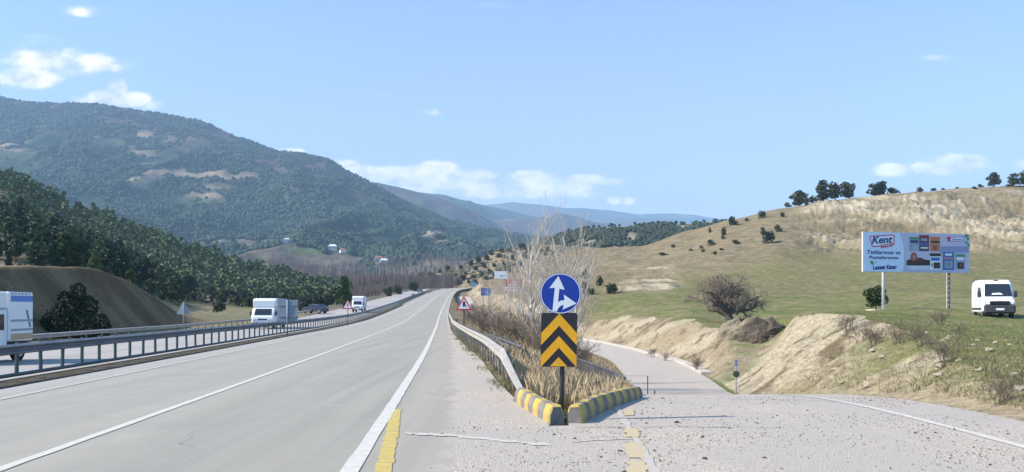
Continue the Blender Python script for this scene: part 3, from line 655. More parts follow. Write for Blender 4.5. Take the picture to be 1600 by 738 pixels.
# concrete channel on the far side of the exit road
o = ribbon('exit_road_kerb', np.arange(48, 112, 1.0), lambda D: ER(D) + .02, lambda D: ER(D) + .62, ze, mat('pale_concrete', (.50,.45,.38), .9, noise=.15, scale=2), 2, dz=.16, th=.3, jitter=.15)

# ------------------------------------------------------------------ guardrails
M_RAILG = mat('galvanised_rail', (.17,.185,.205), .5, .35, noise=.2, scale=1.3)
M_RAILL = mat('dusty_rail', (.36,.34,.30), .6, .1, noise=.18, scale=2.5)
M_RAILD = mat('dark_aged_rail', (.10,.10,.105), .7, .2, noise=.3, scale=2)
M_POSTG = mat('greenish_post', (.085,.125,.125), .6, .2, noise=.2, scale=3)
WP = [(0,.525),(.03,.54),(.08,.56),(.08,.585),(.02,.63),(.02,.655),(.08,.70),(.08,.725),(.03,.75),(0,.765)]
def beam(path, side, hs=None, prof=WP, wob=0):
    b = MB(); n = len(prof)
    vs = []; fs = []
    for i, p in enumerate(path):
        a = path[max(i-1, 0)]; c = path[min(i+1, len(path)-1)]; d = Vector((c[0]-a[0], c[1]-a[1], 0)).normalized(); nr = Vector((d.y, -d.x, 0)) * side
        k = hs[i] if hs else 1
        w = (math.sin(i*1.7)*.5 + math.sin(i*.61)) * wob
        for (o_, h) in prof: vs.append((p[0] + nr.x*(o_+w), p[1] + nr.y*(o_+w), p[2] + h*k + w*.5))
        for (o_, h) in reversed(prof): vs.append((p[0] + nr.x*(o_+w-.012), p[1] + nr.y*(o_+w-.012), p[2] + h*k + w*.5 ))
        if i:
            q = (i-1)*2*n
            for k2 in range(2*n): fs.append((q+k2, q+(k2+1) % (2*n), q+2*n+(k2+1) % (2*n), q+2*n+k2))
    b.add(vs, fs); return b
def guardrail(name, label, f, D0, D1, step, side, mb, mp_, group, post=(.055,.09), pmax=100, curb=False, hfun=None):
    Ds = []; d = D0
    while d < D1: Ds.append(d); d += step
    path = [(float(f(np.array(d))[0]), d, float(f(np.array(d))[1])) for d in Ds]
    root = thing(name, label, 'guardrail', path[0], 0, group); o0 = Vector(path[0])
    loc = [tuple(Vector(p) - o0) for p in path]
    hs = [hfun(d) for d in Ds] if hfun else None
    beam(loc, side, hs, wob=.012).build('rail_beam', mb, root)
    proto = MB(); proto.box(0, 0, .40, post[0], post[1], .78, bev=.008); pm = None
    rest = MB()
    for i, p in enumerate(loc):
        k = hs[i] if hs else 1
        q = (p[0] - side*.09, p[1], p[2])
        if i < pmax:
            if pm is None: ob = proto.build('post', mp_, root); pm = ob
            else: ob = pm.copy(); COL.objects.link(ob); ob.parent = root
            ob.location = q; ob.scale = (1, 1, k); ob.rotation_euler = (random.Random(i).uniform(-.02,.02), random.Random(i+9).uniform(-.02,.02), 0)
        else: rest.box(q[0], q[1], q[2] + .40*k, post[0], post[1], .78*k)
    if rest.v: o = rest.build('far_posts', mp_, root); o['kind'] = 'stuff'
    if curb:
        cb = MB(); cb.add([], [])
        cb.tube([(x - side*.05, y, z + .05) for x, y, z in loc], .045, 4); cb.build('base_rail', mp_, root)
    return root
random.seed(4)
guardrail('guardrail', 'long steel guardrail on close dark posts along the median of the highway', lambda D: (Xr(D) - 9.13, zr(D) - .02), 6.4, 330, 1.05, 1, M_RAILG, M_POSTG, 'steel guardrails along the roads', pmax=100, curb=True)
guardrail('guardrail', 'grey steel guardrail on the far outer side of the opposite carriageway', lambda D: (Xr(D) - 19.75, zr(D) - .5), 20, 330, 2.0, 1, M_RAILL, mat('brown_post', (.16,.12,.09), .8), 'steel guardrails along the roads', pmax=100)
def rr_(D): return (MR(D) + .12 + .0*D, zr(D) - .05)
guardrail('guardrail', 'bent cream coloured guardrail beside the hard shoulder ending at the striped kerb stones', rr_, 13.0, 90, 1.15, -1, M_RAILL, mat('grey_post', (.20,.19,.17), .8, noise=.2, scale=4), 'steel guardrails along the roads', pmax=70, hfun=lambda d: .22 + .78*min(1, (d-13)/3.2))
guardrail('guardrail', 'dark steel guardrail in the weeds behind the cream coloured guardrail', lambda D: (MR(D) + 1.15 + .02*(D-22), zr(D) - .30 - .01*(D-22)), 22.5, 60, 2.0, -1, M_RAILD, M_RAILD, 'steel guardrails along the roads', pmax=30)

# dark ribbed fence in the dry grass
fr = thing('low_fence', 'low dark ribbed fence in the dry grass behind the kerb stones', 'fence', (2.36, 16, -.35))
fpts = [at(977,598,16), at(960,588,17.5), at(940,580,19.5), at(920,572,21.6), at(898,564,24), at(875,556,27), at(850,549,31)]
fpts = [p - Vector((2.36,16,-.35)) + Vector((0,0,.07)) for p in fpts]
b = MB()
for a, c in zip(fpts[:-1], fpts[1:]):
    n = 9
    for k in range(n):
        p = a.lerp(c, (k+.5)/n); q = a.lerp(c, (k+.12)/n); e = a.lerp(c, (k+.88)/n)
        b.add([(q.x,q.y,q.z),(e.x,e.y,e.z),(e.x,e.y,e.z-.5),(q.x,q.y,q.z-.5),(q.x+.03,q.y+.03,q.z),(e.x+.03,e.y+.03,e.z),(e.x+.03,e.y+.03,e.z-.5),(q.x+.03,q.y+.03,q.z-.5)], [(0,1,2,3),(7,6,5,4),(0,4,5,1),(3,2,6,7)])
b.build('ribbed_panel', M_RAILD, fr)
b = MB(); b.tube([p + Vector((0,0,.02)) for p in fpts], .03, 5); b.build('top_rail', M_RAILD, fr)

# ------------------------------------------------------------------ striped kerb stones
M_CONC = mat('grey_concrete', (.29,.27,.25), .9, noise=.25, scale=7, bump=.4, bscale=25)
M_KGREY = mat('dirty_kerb_concrete', (.19,.175,.16), .9, noise=.3, scale=7, bump=.4, bscale=25)
M_KYEL = mat('chipped_yellow_paint', (.58,.38,.05), .8, noise=1, scale=5, col2=(.33,.27,.15), bump=.3, bscale=22)
def kerb_stone(p0, p1, seed, label, group, flip):
    d = Vector((p1[0]-p0[0], p1[1]-p0[1], p1[2]-p0[2])); L = d.length; rz = math.atan2(d.y, d.x); pitch = math.asin(d.z / L)
    root = thing('kerb_stone', label, 'kerb stone', p0, rz, group); root.rotation_euler = (0, -pitch, rz)
    R = random.Random(seed); w, h = .115, .235
    n = 4; xs = [i * (L - .012) / n for i in range(n + 1)]
    def sec(x, e=0): 
        j = lambda: R.uniform(-.006, .006)
        return [(x, -w+e+j(), -.06), (x, -w+e*1.0+j(), h*.45), (x, -w*.72+e+j(), h-.03-e), (x, -w*.5+j(), h-e+j()), (x, w*.5+j(), h-e+j()), (x, w*.72-e+j(), h-.03-e), (x, w-e+j(), h*.45), (x, w-e+j(), -.06)]
    secs = [sec(0, .02), sec(.02)] + [sec(x) for x in xs[1:-1]] + [sec(L-.032), sec(L-.012, .02)]
    for nm, rng, m in (('painted_half', (0, len(secs)//2), M_KYEL), ('bare_half', (len(secs)//2, len(secs)-1), M_KGREY)):
        b = MB(); a, c = rng; vs = [v for s_ in secs[a:c+1] for v in s_]; fs = []
        for i in range(c-a):
            for k in range(7): fs.append((i*8+k, i*8+8+k, i*8+9+k, i*8+k+1))
        m_ = [0]*len(fs)
        b.add(vs, fs)
        mats = [m]
        if a == 0: b.add(secs[0], [tuple(range(8))], 1); mats = [m, M_KGREY]
        else: b.add(secs[-1], [tuple(range(7, -1, -1))], 1); mats = [m, M_KGREY]
        b.build(nm, mats, root)
ORD = ['first', 'second', 'third', 'fourth', 'fifth', 'sixth', 'seventh', 'eighth']
def krow(pts, n, side, s0):
    P_ = [Vector(p) for p in pts]; L = [0]
    for a, c in zip(P_[:-1], P_[1:]): L.append(L[-1] + (c-a).length)
    def f(s):
        s = min(s, L[-1]); i = max(k for k in range(len(L)-1) if L[k] <= s + 1e-6); return P_[i].lerp(P_[i+1], (s - L[i]) / (L[i+1]-L[i]))
    for i in range(n):
        a, c = f(L[-1]*i/n), f(L[-1]*(i+1)/n)
        kerb_stone(a, c, s0+i, f'{ORD[i]} kerb stone from the arrow sign in the row beside the {side}', f'kerb stones beside the {side}', False)
krow([(.62,10.62,0), (.36,11.8,0), (.15,13.05,0)], 4, 'highway shoulder', 10)
krow([(.86,10.62,0), (1.22,11.7,0), (1.68,12.9,-.05), (2.02,13.8,-.10), (2.42,14.9,-.18)], 8, 'exit road', 40)

# ------------------------------------------------------------------ arrow sign and chevron board
M_POLE = mat('dark_painted_pole', (.035,.035,.04), .5, noise=.3, scale=10)
M_BLUE = mat('sign_blue', (.010,.045,.30), .4, noise=.12, scale=3)
M_SWH = mat('sign_white', (.72,.73,.76), .45, noise=.06, scale=6)
M_SBLK = mat('sign_black', (.025,.025,.03), .5, noise=.2, scale=8)
M_SYEL = mat('sign_amber', (.80,.38,.015), .45, noise=.12, scale=5)
M_BACK = mat('sign_back_grey', (.30,.32,.35), .6, .2, noise=.12, scale=3)
M_SRED = mat('sign_red', (.55,.03,.04), .45, noise=.1, scale=4)
base = Vector((.70, 10.95, .0))
sg = thing('road_sign', 'round blue sign with two white arrows above a black and yellow chevron board', 'road sign', base)
b = MB(); b.tube([(.0,0,-.1), (.015,0,.6), (.03,0,1.5), (.045,0,1.98)], .035, 12); b.build('pole', M_POLE, sg, True)
b = MB(); b.box(.0, 0, .02, .16, .16, .05, bev=.02); b.build('pole_foot', M_CONC, sg)
def circ(cx, cz, r, n=48): return [(cx + r*math.cos(2*math.pi*i/n), cz + r*math.sin(2*math.pi*i/n)) for i in range(n)]
S_ = 10.95 / 1200
dx, dz = (875.5-800)*S_ - base.x, 1.6 + (480-459)*S_
disc = MB(); disc.poly_y(circ(dx, dz, .290), -.055, .02); dob = disc.build('round_plate', M_BLUE, sg)
b = MB(); 
o1 = circ(dx, dz, .283); i1 = circ(dx, dz, .272); n = 48
b.add([(x, -.0575, z) for x, z in o1] + [(x, -.0575, z) for x, z in i1], [(i, (i+1) % n, n+(i+1) % n, n+i) for i in range(n)]); b.build('white_ring', M_SWH, dob)
k = 1/738*80*S_                                              # picture units of the enlarged sign to metres
def sgn(x, y): return (dx + (x-332)*k, dz - (y-357)*k)
b = MB(); b.poly_y([sgn(*p) for p in [(300,105),(392,304),(314,288),(283,616),(216,606),(250,275),(172,280)]], -.0585, .003); b.build('straight_arrow', M_SWH, dob)
b = MB(); b.poly_y([sgn(*p) for p in [(288,500),(305,475),(330,460),(388,452),(380,372),(560,500),(362,587),(378,518),(340,530),(310,555),(285,592),(279,580)]], -.0610, .003); b.build('turning_arrow', M_SWH, dob)
bx, bz, bw, bh = (873-800)*S_ - base.x, 1.6 + (480-531)*S_, 56*S_, 84*S_
tl = .012
def bq(u, v): return (bx - bw/2 + u*bw + (v-.5)*-.012, bz + bh/2 - v*bh)
def rrect(u0, v0, u1, v1, f, r=.06, ar=1.5, n=4):
    out = []
    for (cu, cv_, a0) in ((u1-r, v0+r/ar, -90), (u1-r, v1-r/ar, 0), (u0+r, v1-r/ar, 90), (u0+r, v0+r/ar, 180)):
        for i in range(n+1):
            a = rad(a0 + 90*i/n); out.append(f(cu + r*math.cos(a), cv_ + r/ar*math.sin(a)))
    return out
b = MB(); b.poly_y(rrect(0, 0, 1, 1, bq), -.055, .02); bo = b.build('chevron_board', M_SBLK, sg)
b = MB()
for (a0, th) in ((.015, .225), (.43, .215)):
    b.poly_y([bq(*p) for p in [(.5,a0),(.995,a0+.36),(.995,a0+.36+th),(.5,a0+th),(.005,a0+.36+th),(.005,a0+.36)]], -.0585, .003)
b.poly_y([bq(*p) for p in [(.5,.82),(.74,.99),(.26,.99)]], -.0585, .003); b.build('yellow_chevrons', M_SYEL, bo)
b = MB()
for z in (dz+.12, dz-.12, bz+.2, bz-.2): b.box(.03, -.02, z, .10, .055, .03)
b.build('mounting_clamp', M_BACK, sg)
for v in (.07, .93):
    b = MB(); b.poly_y([(bq(.5, v)[0]+x*.008, bq(.5, v)[1]+z*.008) for x, z in circ(0, 0, 1, 8)], -.062, .006); b.build('bolt', M_BACK, bo)

# ------------------------------------------------------------------ other signs
def post_sign(name, label, loc, hp, parts, r=.03, pm=None, group=None, rz=0):
    t = thing(name, label, 'road sign', loc, rz, group)
    b = MB(); b.tube([(0,0,-.1),(0,0,hp)], r, 8); b.build('pole', pm or M_BACK, t, True)
    for nm, pts, y, th, m, par in parts:
        b = MB(); b.poly_y(pts, y, th); q = b.build(nm, m, t)
    return t
def tri(w, z, k=1):
    h = w*.87; c = z + h*.36; P0 = [(-w/2, z), (w/2, z), (0, z+h)]; return [(x*k, c + (q-c)*k) for x, q in P0]
def warn(loc, w, z, label, mirror=False, group='triangular warning signs'):
    s_ = w/1.0
    mark = [(-.07,.12),(-.07,.42),(0,.56),(.07,.42),(.07,.30),(.17,.12),(.10,.10),(.04,.22),(.04,.12)]
    if mirror: mark = [(-.05,.12),(-.05,.40),(0,.55),(.05,.40),(.05,.12)]
    return post_sign('warning_sign', label, loc, z + w*.8, [('triangular_plate', tri(w, z), -.06, .015, M_SRED, 0), ('white_face', tri(w, z, .72), -.0635, .003, M_SWH, 0),
        ('black_symbol', [(x*s_, z + .13*w + q*s_*.82) for x, q in mark], -.067, .003, M_SBLK, 0)], group=group, pm=M_POLE)
D = 43.; p = at(725, 485, D); warn((p.x, D, Hs(p.x, D)), .92, p.z - Hs(p.x, D), 'red triangular warning sign on a dark pole in the weeds behind the cream coloured guardrail')
D = 66.; p = at(543.5, 483, D); warn((p.x, D, float(zr(D))-.05), .95, p.z - float(zr(D)) + .05, 'red triangular warning sign standing on the highway median', True)
D = 58.; p = at(286.5, 491, D); g = Hs(p.x, D)
post_sign('warning_sign', 'grey back of a triangular sign beyond the far guardrail below the bare cutting', (p.x, D, g), p.z - g + .9, [('triangular_plate', tri(1.12, p.z-g), .04, .015, M_BACK, 0)], group='triangular warning signs')
D = 45.; p = at(449, 502, D); g = float(zr(D)) - .05
def rect(x0, z0, x1, z1): return [(x0,z0),(x1,z0),(x1,z1),(x0,z1)]
t = post_sign('road_sign', 'grey back of a large rectangular sign on the median beside the white lorry', (p.x, D, g), p.z-g+1.25, [('sign_panel', rect(-.60, p.z-g, .60, p.z-g+1.25), .04, .02, mat('sign_back_blue_grey', (.22,.26,.31), .6, .2, noise=.1, scale=2), 0)], r=.04)
b = MB(); b.box(0, .02, p.z-g+.3, 1.1, .03, .05); b.box(0, .02, p.z-g+.95, 1.1, .03, .05); b.build('cross_bar', M_BACK, t)
D = 250.; p = at(646, 466, D); g = Hs(p.x, D); post_sign('road_sign', 'small dark square sign far along the median near the bend', (p.x, D, float(zr(D))), p.z-float(zr(D))+1.2, [('sign_panel', rect(-.62, p.z-float(zr(D)), .62, p.z-float(zr(D))+1.4), -.05, .03, mat('dull_sign_grey', (.14,.15,.17), .6), 0)])
def far_board(px0, py0, px1, py1, D, label, main, cat='billboard', parts=(), legs=2, name='billboard'):
    x0, z0 = at(px0, py1, D).x, at(px0, py1, D).z; x1, z1 = at(px1, py0, D).x, at(px1, py0, D).z; cx = (x0+x1)/2; g = Hs(cx, D)
    t = thing(name, label, cat, (cx, D, g)); w = x1-x0; h = z1-z0; zb = z0-g
    b = MB(); b.box(0, 0, zb+h/2, w, .12, h); pn = b.build('panel', main, t)
    for i in range(legs):
        xx = (-.3 + .6*i)*w if legs > 1 else 0
        b = MB(); b.tube([(xx, .12, -.3 + Hs(cx+xx, D) - g), (xx, .12, zb+h*.8)], .07, 8); b.build('post', M_BACK, t)
    for (nm, u0, v0, u1, v1, m) in parts:
        b = MB(); b.poly_y(rect(-w/2+u0*w, zb+h-v1*h, -w/2+u1*w, zb+h-v0*h), -.066 - .004*(nm != 'lower_band'), .004); b.build(nm, m, pn)
    return t
M_BRED = mat('billboard_red', (.62,.06,.07), .6, noise=.1, scale=1)
M_BWH = mat('billboard_white', (.70,.71,.74), .6, noise=.05, scale=1)
M_BBLU = mat('board_blue', (.06,.12,.36), .6, noise=.1, scale=1)
def strips(seed, rows, m, nm='lettering'):
    R = random.Random(seed); out = []
    for (v0, v1, u0, u1) in rows:
        u = u0
        while u < u1:
            w = R.uniform(.03, .08); out.append((nm, u, v0, min(u+w, u1), v1, m)); u += w + R.uniform(.015, .03)
    return out
far_board(790, 437, 816, 454, 125, 'red and white advertising board with unreadable lettering behind the bare trees', M_BRED, parts=[('lower_band', 0, .66, 1, 1, M_BWH)] + strips(1, [(.15,.28,.3,.7),(.38,.56,.12,.9)], M_BWH) + strips(2, [(.74,.9,.1,.9)], M_BRED))
far_board(772.5, 424, 792, 435.5, 190, 'small white advertising board above the red board', M_BWH, parts=strips(3, [(.55,.75,.4,.85)], M_BACK))
far_board(751.5, 450.5, 767, 462, 105, 'blue directional board with faint pale lettering in front of the weedy bank', M_BBLU, 'road sign', strips(4, [(.2,.3,.15,.85),(.45,.55,.1,.7),(.7,.8,.2,.9)], M_BACK), name='road_sign')
far_board(736, 442, 745, 448, 300, 'tiny pale blue road sign at the bend of the highway', mat('pale_sign_blue', (.12,.27,.48), .6), 'road sign', name='road_sign')
# marker post with discs at the foot of the cutting
D = 33.; p = at(1150, 600, D); g = Hs(p.x, D)
t = thing('marker_post', 'thin marker post with blue plate and dark disc below the pale cutting', 'post', (p.x, D, g))
hh = at(1150, 562, D).z - g
b = MB(); b.tube([(0,0,-.1),(0,0,hh)], .03, 8); b.build('pole', M_BACK, t)
b = MB(); b.poly_y(rect(-.06, hh-.28, .06, hh), -.05, .02); b.build('blue_plate', mat('faded_blue', (.18,.26,.42), .6), t)
b = MB(); b.poly_y([(x*1.0, z) for x, z in circ(.0, hh-.62, .14, 20)], -.06, .02); b.build('round_disc', mat('dark_green_grey', (.06,.075,.07), .7), t)
D = 18.; p = at(1012, 612, D); g = Hs(p.x, D)
t = thing('iron_stake', 'thin dark iron stake standing at the crest of the exit road', 'stake', (p.x, D, float(ze(D))))
b = MB(); b.tube([(0,0,-.05),(.0,0,.44)], .012, 6); b.build('stake_rod', M_POLE, t)
D = 18.; p = at(1023, 612, D); t = thing('iron_stake', 'short stub of an iron stake beside the taller one at the crest', 'stake', (p.x, D, float(ze(D))))
b = MB(); b.tube([(0,0,-.05),(.0,0,.10)], .014, 6); b.build('stake_rod', M_POLE, t)

# ------------------------------------------------------------------ billboard
def text_obj(body, u0, v0, u1, v1, f, y, m, parent, name='lettering', shear=0, bold=.0, keep=False, rise=0):
    cu = bpy.data.curves.new('t', 'FONT'); cu.body = body; cu.size = 1; cu.shear = shear; cu.offset = bold; cu.resolution_u = 4
    ob = bpy.data.objects.new('t', cu); COL.objects.link(ob); bpy.context.view_layer.update()
    me = bpy.data.meshes.new_from_object(ob.evaluated_get(bpy.context.evaluated_depsgraph_get()))
    bpy.data.objects.remove(ob); n = len(me.vertices); co = np.zeros(n*3); me.vertices.foreach_get('co', co); co = co.reshape(-1, 3)
    mn, mxx = co.min(0), co.max(0); a = (co[:, 0]-mn[0])/(mxx[0]-mn[0]); c = (co[:, 1]-mn[1])/(mxx[1]-mn[1])
    out = np.zeros_like(co)
    x0, z0 = f(u0, v0); x1, z1 = f(u1, v1)
    out[:, 0] = x0 + a*(x1-x0); out[:, 2] = z1 + c*(z0-z1) + a*rise; out[:, 1] = y
    me.vertices.foreach_set('co', out.ravel()); me.materials.clear(); me.materials.append(m); me.update()
    o = bpy.data.objects.new(name, me); COL.objects.link(o); o.parent = parent; return o
Db = 66.
pL, pR = at(1348.5, 425, Db), at(1515, 421, Db*1.035)
cx, cy = (pL.x+pR.x)/2, (pL.y+pR.y)/2; Wb = math.hypot(pR.x-pL.x, pR.y-pL.y); rzb = math.atan2(pR.y-pL.y, pR.x-pL.x)
g = Hs(cx, cy); zb = pL.z - g; Hb = at(0, 362, Db).z - at(0, 425, Db).z
bb = thing('billboard', 'large food advertising billboard on two posts in the green field', 'billboard', (cx, cy, g), rzb)
def bf(u, v): return (-Wb/2 + u*Wb, zb + Hb - v*Hb)
b = MB(); b.box(0, .10, zb+Hb/2, Wb, .16, Hb); b.build('frame', mat('billboard_frame', (.62,.62,.62), .6), bb)
def plate(pts, lay, m, name, parent): 
    b = MB(); b.poly_y([bf(*p) for p in pts], .02 - .006*lay - .012, .005); return b.build(name, m, parent)
cm = lambda n, c: mat('print_'+n, c, .55, noise=.05, scale=2)
panel = plate([(.006,.012),(.994,.012),(.994,.99),(.006,.99)], 0, cm('mauve', (.55,.52,.70)), 'printed_panel', bb)
plate([(.008,.015),(.335,.015),(.365,.2),(.378,.42),(.378,.65),(.37,.985),(.008,.985)], 1, cm('light_blue', (.64,.74,.93)), 'light_panel', panel)
plate([(.335,.015),(.340,.015),(.370,.2),(.384,.42),(.384,.65),(.376,.985),(.371,.985),(.379,.65),(.379,.42),(.366,.2)], 1, cm('edge', (.50,.38,.52)), 'panel_edge', panel)
plate([(.72,.33),(.993,.31),(.993,.48),(.72,.5)], 1, cm('violet', (.30,.31,.52)), 'shelf_band', panel)
plate([(.385,.82),(.75,.80),(.75,.985),(.385,.985)], 1, cm('table', (.46,.47,.66)), 'table_band', panel)
lg = plate([(.055,.13),(.075,.10),(.27,.055),(.29,.08),(.288,.30),(.275,.32),(.10,.385),(.08,.37)], 2, cm('red', (.55,.05,.12)), 'logo_frame', panel)
plate([(.066,.14),(.08,.125),(.265,.08),(.28,.10),(.278,.285),(.268,.30),(.10,.355),(.086,.34)], 3, cm('white', (.75,.78,.86)), 'logo_field', lg)
text_obj('Kent', .078, .115, .268, .30, bf, -.030, cm('navy', (.02,.03,.22)), lg, 'logo_lettering', .25, .025, rise=.10)
plate([(.155,.325),(.275,.275),(.268,.355),(.165,.405)], 4, cm('red', (.55,.05,.12)), 'logo_ribbon', lg)
text_obj('boringer', .168, .325, .262, .375, bf, -.036, cm('white', (.75,.78,.86)), lg, 'ribbon_lettering', .1, .02, rise=.12)
navy2 = cm('ink', (.03,.05,.20))
text_obj('Tatlılarınıza ve', .034, .455, .343, .555, bf, -.018, navy2, panel, 'lettering', 0, .018)
text_obj('Pastalarınıza', .058, .595, .325, .675, bf, -.018, navy2, panel, 'lettering', 0, .018)
text_obj('Lezzet Katar', .09, .835, .31, .945, bf, -.018, cm('navy', (.02,.03,.22)), panel, 'lettering', .05, .04, rise=.10)
grn = cm('green', (.06,.30,.12))
plate([(.066,.72),(.085,.72),(.098,.76),(.096,.82),(.078,.82),(.066,.77)], 2, grn, 'leaf_mark', panel)
plate([(.104,.74),(.122,.74),(.122,.78),(.104,.79)], 2, cm('pale_green', (.25,.50,.42)), 'small_mark', panel)
def pack(u0, v0, u1, v1, cols, seed, skew=0):
    c0 = cols[0]; r = plate([(u0,v0),(u1,v0),(u1+skew,v1),(u0+skew,v1)], 2, c0, 'product_packet', panel)
    for (a, c, e, g_, m) in cols[1]: plate([(u0+(u1-u0)*a, v0+(v1-v0)*c), (u0+(u1-u0)*e, v0+(v1-v0)*c), (u0+(u1-u0)*e, v0+(v1-v0)*g_), (u0+(u1-u0)*a, v0+(v1-v0)*g_)], 3 + (seed % 2), m, 'packet_print', r)
    return r
dk = cm('chocolate', (.07,.03,.025)); wh = cm('white', (1,1,1)); gy = cm('grey_blue', (.28,.33,.45)); rd = cm('deep_red', (.28,.03,.05)); og = cm('orange', (.62,.20,.08)); bl = cm('blue', (.05,.16,.45)); pk = cm('rose', (.45,.20,.25))
pack(.425,.11,.518,.46, (gy, [(.05,.0,.95,.16,grn),(.1,.22,.9,.42,cm('dark_blue', (.05,.07,.15))),(.3,.6,.95,.95,cm('steel', (.36,.42,.50)))]), 1)
pack(.518,.055,.612,.46, (cm('brown', (.14,.08,.10)), [(.0,.0,1,.18,rd),(.2,.2,.8,.36,gy),(.1,.5,.9,.62,bl),(.15,.75,.9,.84,wh)]), 2)
pack(.622,.085,.715,.46, (cm('amber', (.50,.22,.14)), [(.0,.0,1,.2,og),(.05,.3,.95,.42,dk),(.25,.6,.7,.9,cm('rust', (.38,.10,.05)))]), 3)
pack(.618,.51,.722,.93, (wh, [(0,.0,1,.18,dk),(.1,.25,.9,.45,bl),(.35,.55,.95,.92,dk),(.1,.6,.3,.8,gy)]), 4)
pack(.742,.47,.852,.93, (bl, [(.2,.08,.8,.2,wh),(.1,.28,.9,.42,pk),(.15,.5,.85,.9,gy),(.3,.6,.6,.75,wh)]), 5)
pack(.864,.52,.955,.91, (gy, [(0,.0,1,.16,grn),(.1,.2,.9,.4,wh),(.2,.55,.85,.95,dk),(.45,.65,.65,.8,pk)]), 6)
plate([(.395,.86),(.41,.83),(.60,.82),(.625,.84),(.60,.90),(.55,.93),(.45,.93)], 2, cm('plate_white', (.62,.64,.78)), 'cake_plate', panel)
ck = plate([(.40,.70),(.44,.66),(.62,.68),(.62,.82),(.40,.83)], 3, dk, 'cake', panel); plate([(.44,.66),(.53,.62),(.57,.67),(.53,.70)], 4, cm('cake_top', (.12,.05,.04)), 'cake_slice', panel)
plate([(x, z) for x, z in [(.468+.031*math.cos(a), .61+.115*math.sin(a)) for a in np.linspace(0, 2*math.pi, 20)[:-1]]], 4, cm('rust', (.38,.10,.05)), 'round_sweet', panel)
plate([(x, z) for x, z in [(.470+.016*math.cos(a), .62+.055*math.sin(a)) for a in np.linspace(0, 2*math.pi, 16)[:-1]]], 5, pk, 'sweet_filling', panel)
tg_ = plate([(.79,.09),(.94,.075),(.94,.19),(.79,.20)], 2, cm('label_red', (.45,.06,.14)), 'badge', panel); plate([(.815,.10),(.935,.09),(.935,.175),(.815,.185)], 3, wh, 'badge_field', tg_)
plate([(.775,.10),(.79,.08),(.80,.09),(.812,.08),(.82,.11),(.80,.2)], 4, cm('red', (.5,.05,.1)), 'heart_mark', tg_)
for i in range(6): plate([(.835+i*.015,.13),(.845+i*.015,.125),(.845+i*.015,.165),(.835+i*.015,.165)], 4, bl, 'badge_lettering', tg_)
for i, (u, v) in enumerate([(.952,.03),(.97,.10),(.955,.2),(.978,.26),(.965,.02)]): plate([(u,v),(u+.022,v-.01),(u+.026,v+.05),(u+.006,v+.06)], 2+i%2, grn, 'printed_leaf', panel)
xa = (1383-1348.5)/166.5*Wb - Wb/2; xb = (1485-1348.5)/166.5*Wb - Wb/2
ca, sa = math.cos(rzb), math.sin(rzb)
b = MB(); b.tube([(xa,.3,-.3+Hs(cx+xa*ca, cy+xa*sa)-g), (xa,.3,zb+Hb*.9)], .14, 10); b.build('steel_post', mat('post_white', (.50,.49,.48), .7, noise=.15, scale=2), bb, True)
gb = Hs(cx+xb*ca, cy+xb*sa) - g
b = MB(); hp = zb+Hb*.9-gb
for sx in (-.13, .13): b.box(xb+sx, .3, gb+hp/2-.15, .07, .1, hp+.3)
lp = b.build('lattice_post', mat('post_grey', (.40,.38,.36), .8, noise=.2, scale=2), bb)
b = MB(); k2 = 0; z = gb + .2
while z < gb+hp-.2: b.box(xb, .28, z, .2, .06, .16); z += .42
b.build('lattice_rungs', mat('rung_dark', (.13,.12,.12), .8), lp)
b = MB(); b.box(xa, .3, Hs(cx+xa*ca, cy+xa*sa)-g+.04, 2.6, 1.2, .12, bev=.03); b.build('concrete_footing', mat('pale_concrete', (1,1,1)), bb)

# ------------------------------------------------------------------ vehicles
M_VWH = mat('vehicle_white', (.78,.79,.80), .3, noise=.04, scale=1.5, spec=.5)
M_GLASS = mat('dark_window_glass', (.02,.025,.035), .08, spec=.7)
M_TYRE = mat('tyre_rubber', (.02,.02,.02), .9); M_RIM = mat('wheel_steel', (.35,.35,.36), .4, .6)
M_DGREY = mat('dark_plastic', (.045,.047,.055), .6); M_LAMP = mat('headlamp_glass', (.55,.58,.62), .15, .3, spec=.8)
def wheel(x, y, r, w, root):
    b = MB(); b.tube([(x-w/2, y, r), (x-w/2+.03, y, r), (x+w/2-.03, y, r), (x+w/2, y, r)], [r*.93, r, r, r*.93], 20); q = b.build('wheel', M_TYRE, root, False)
    s_ = 1 if x > 0 else -1
    b = MB(); b.tube([(x+s_*(w/2-.01), y, r), (x+s_*(w/2+.012), y, r)], [r*.62, r*.5], 16); b.build('rim', M_RIM, q)
def quad(b, pts, th, mi=0):
    a, c, d, e = [Vector(p) for p in pts]; n = (c-a).cross(e-a).normalized()*th; b.add([a,c,d,e,a+n,c+n,d+n,e+n], [(3,2,1,0),(4,5,6,7),(0,1,5,4),(1,2,6,5),(2,3,7,6),(3,0,4,7)], mi)
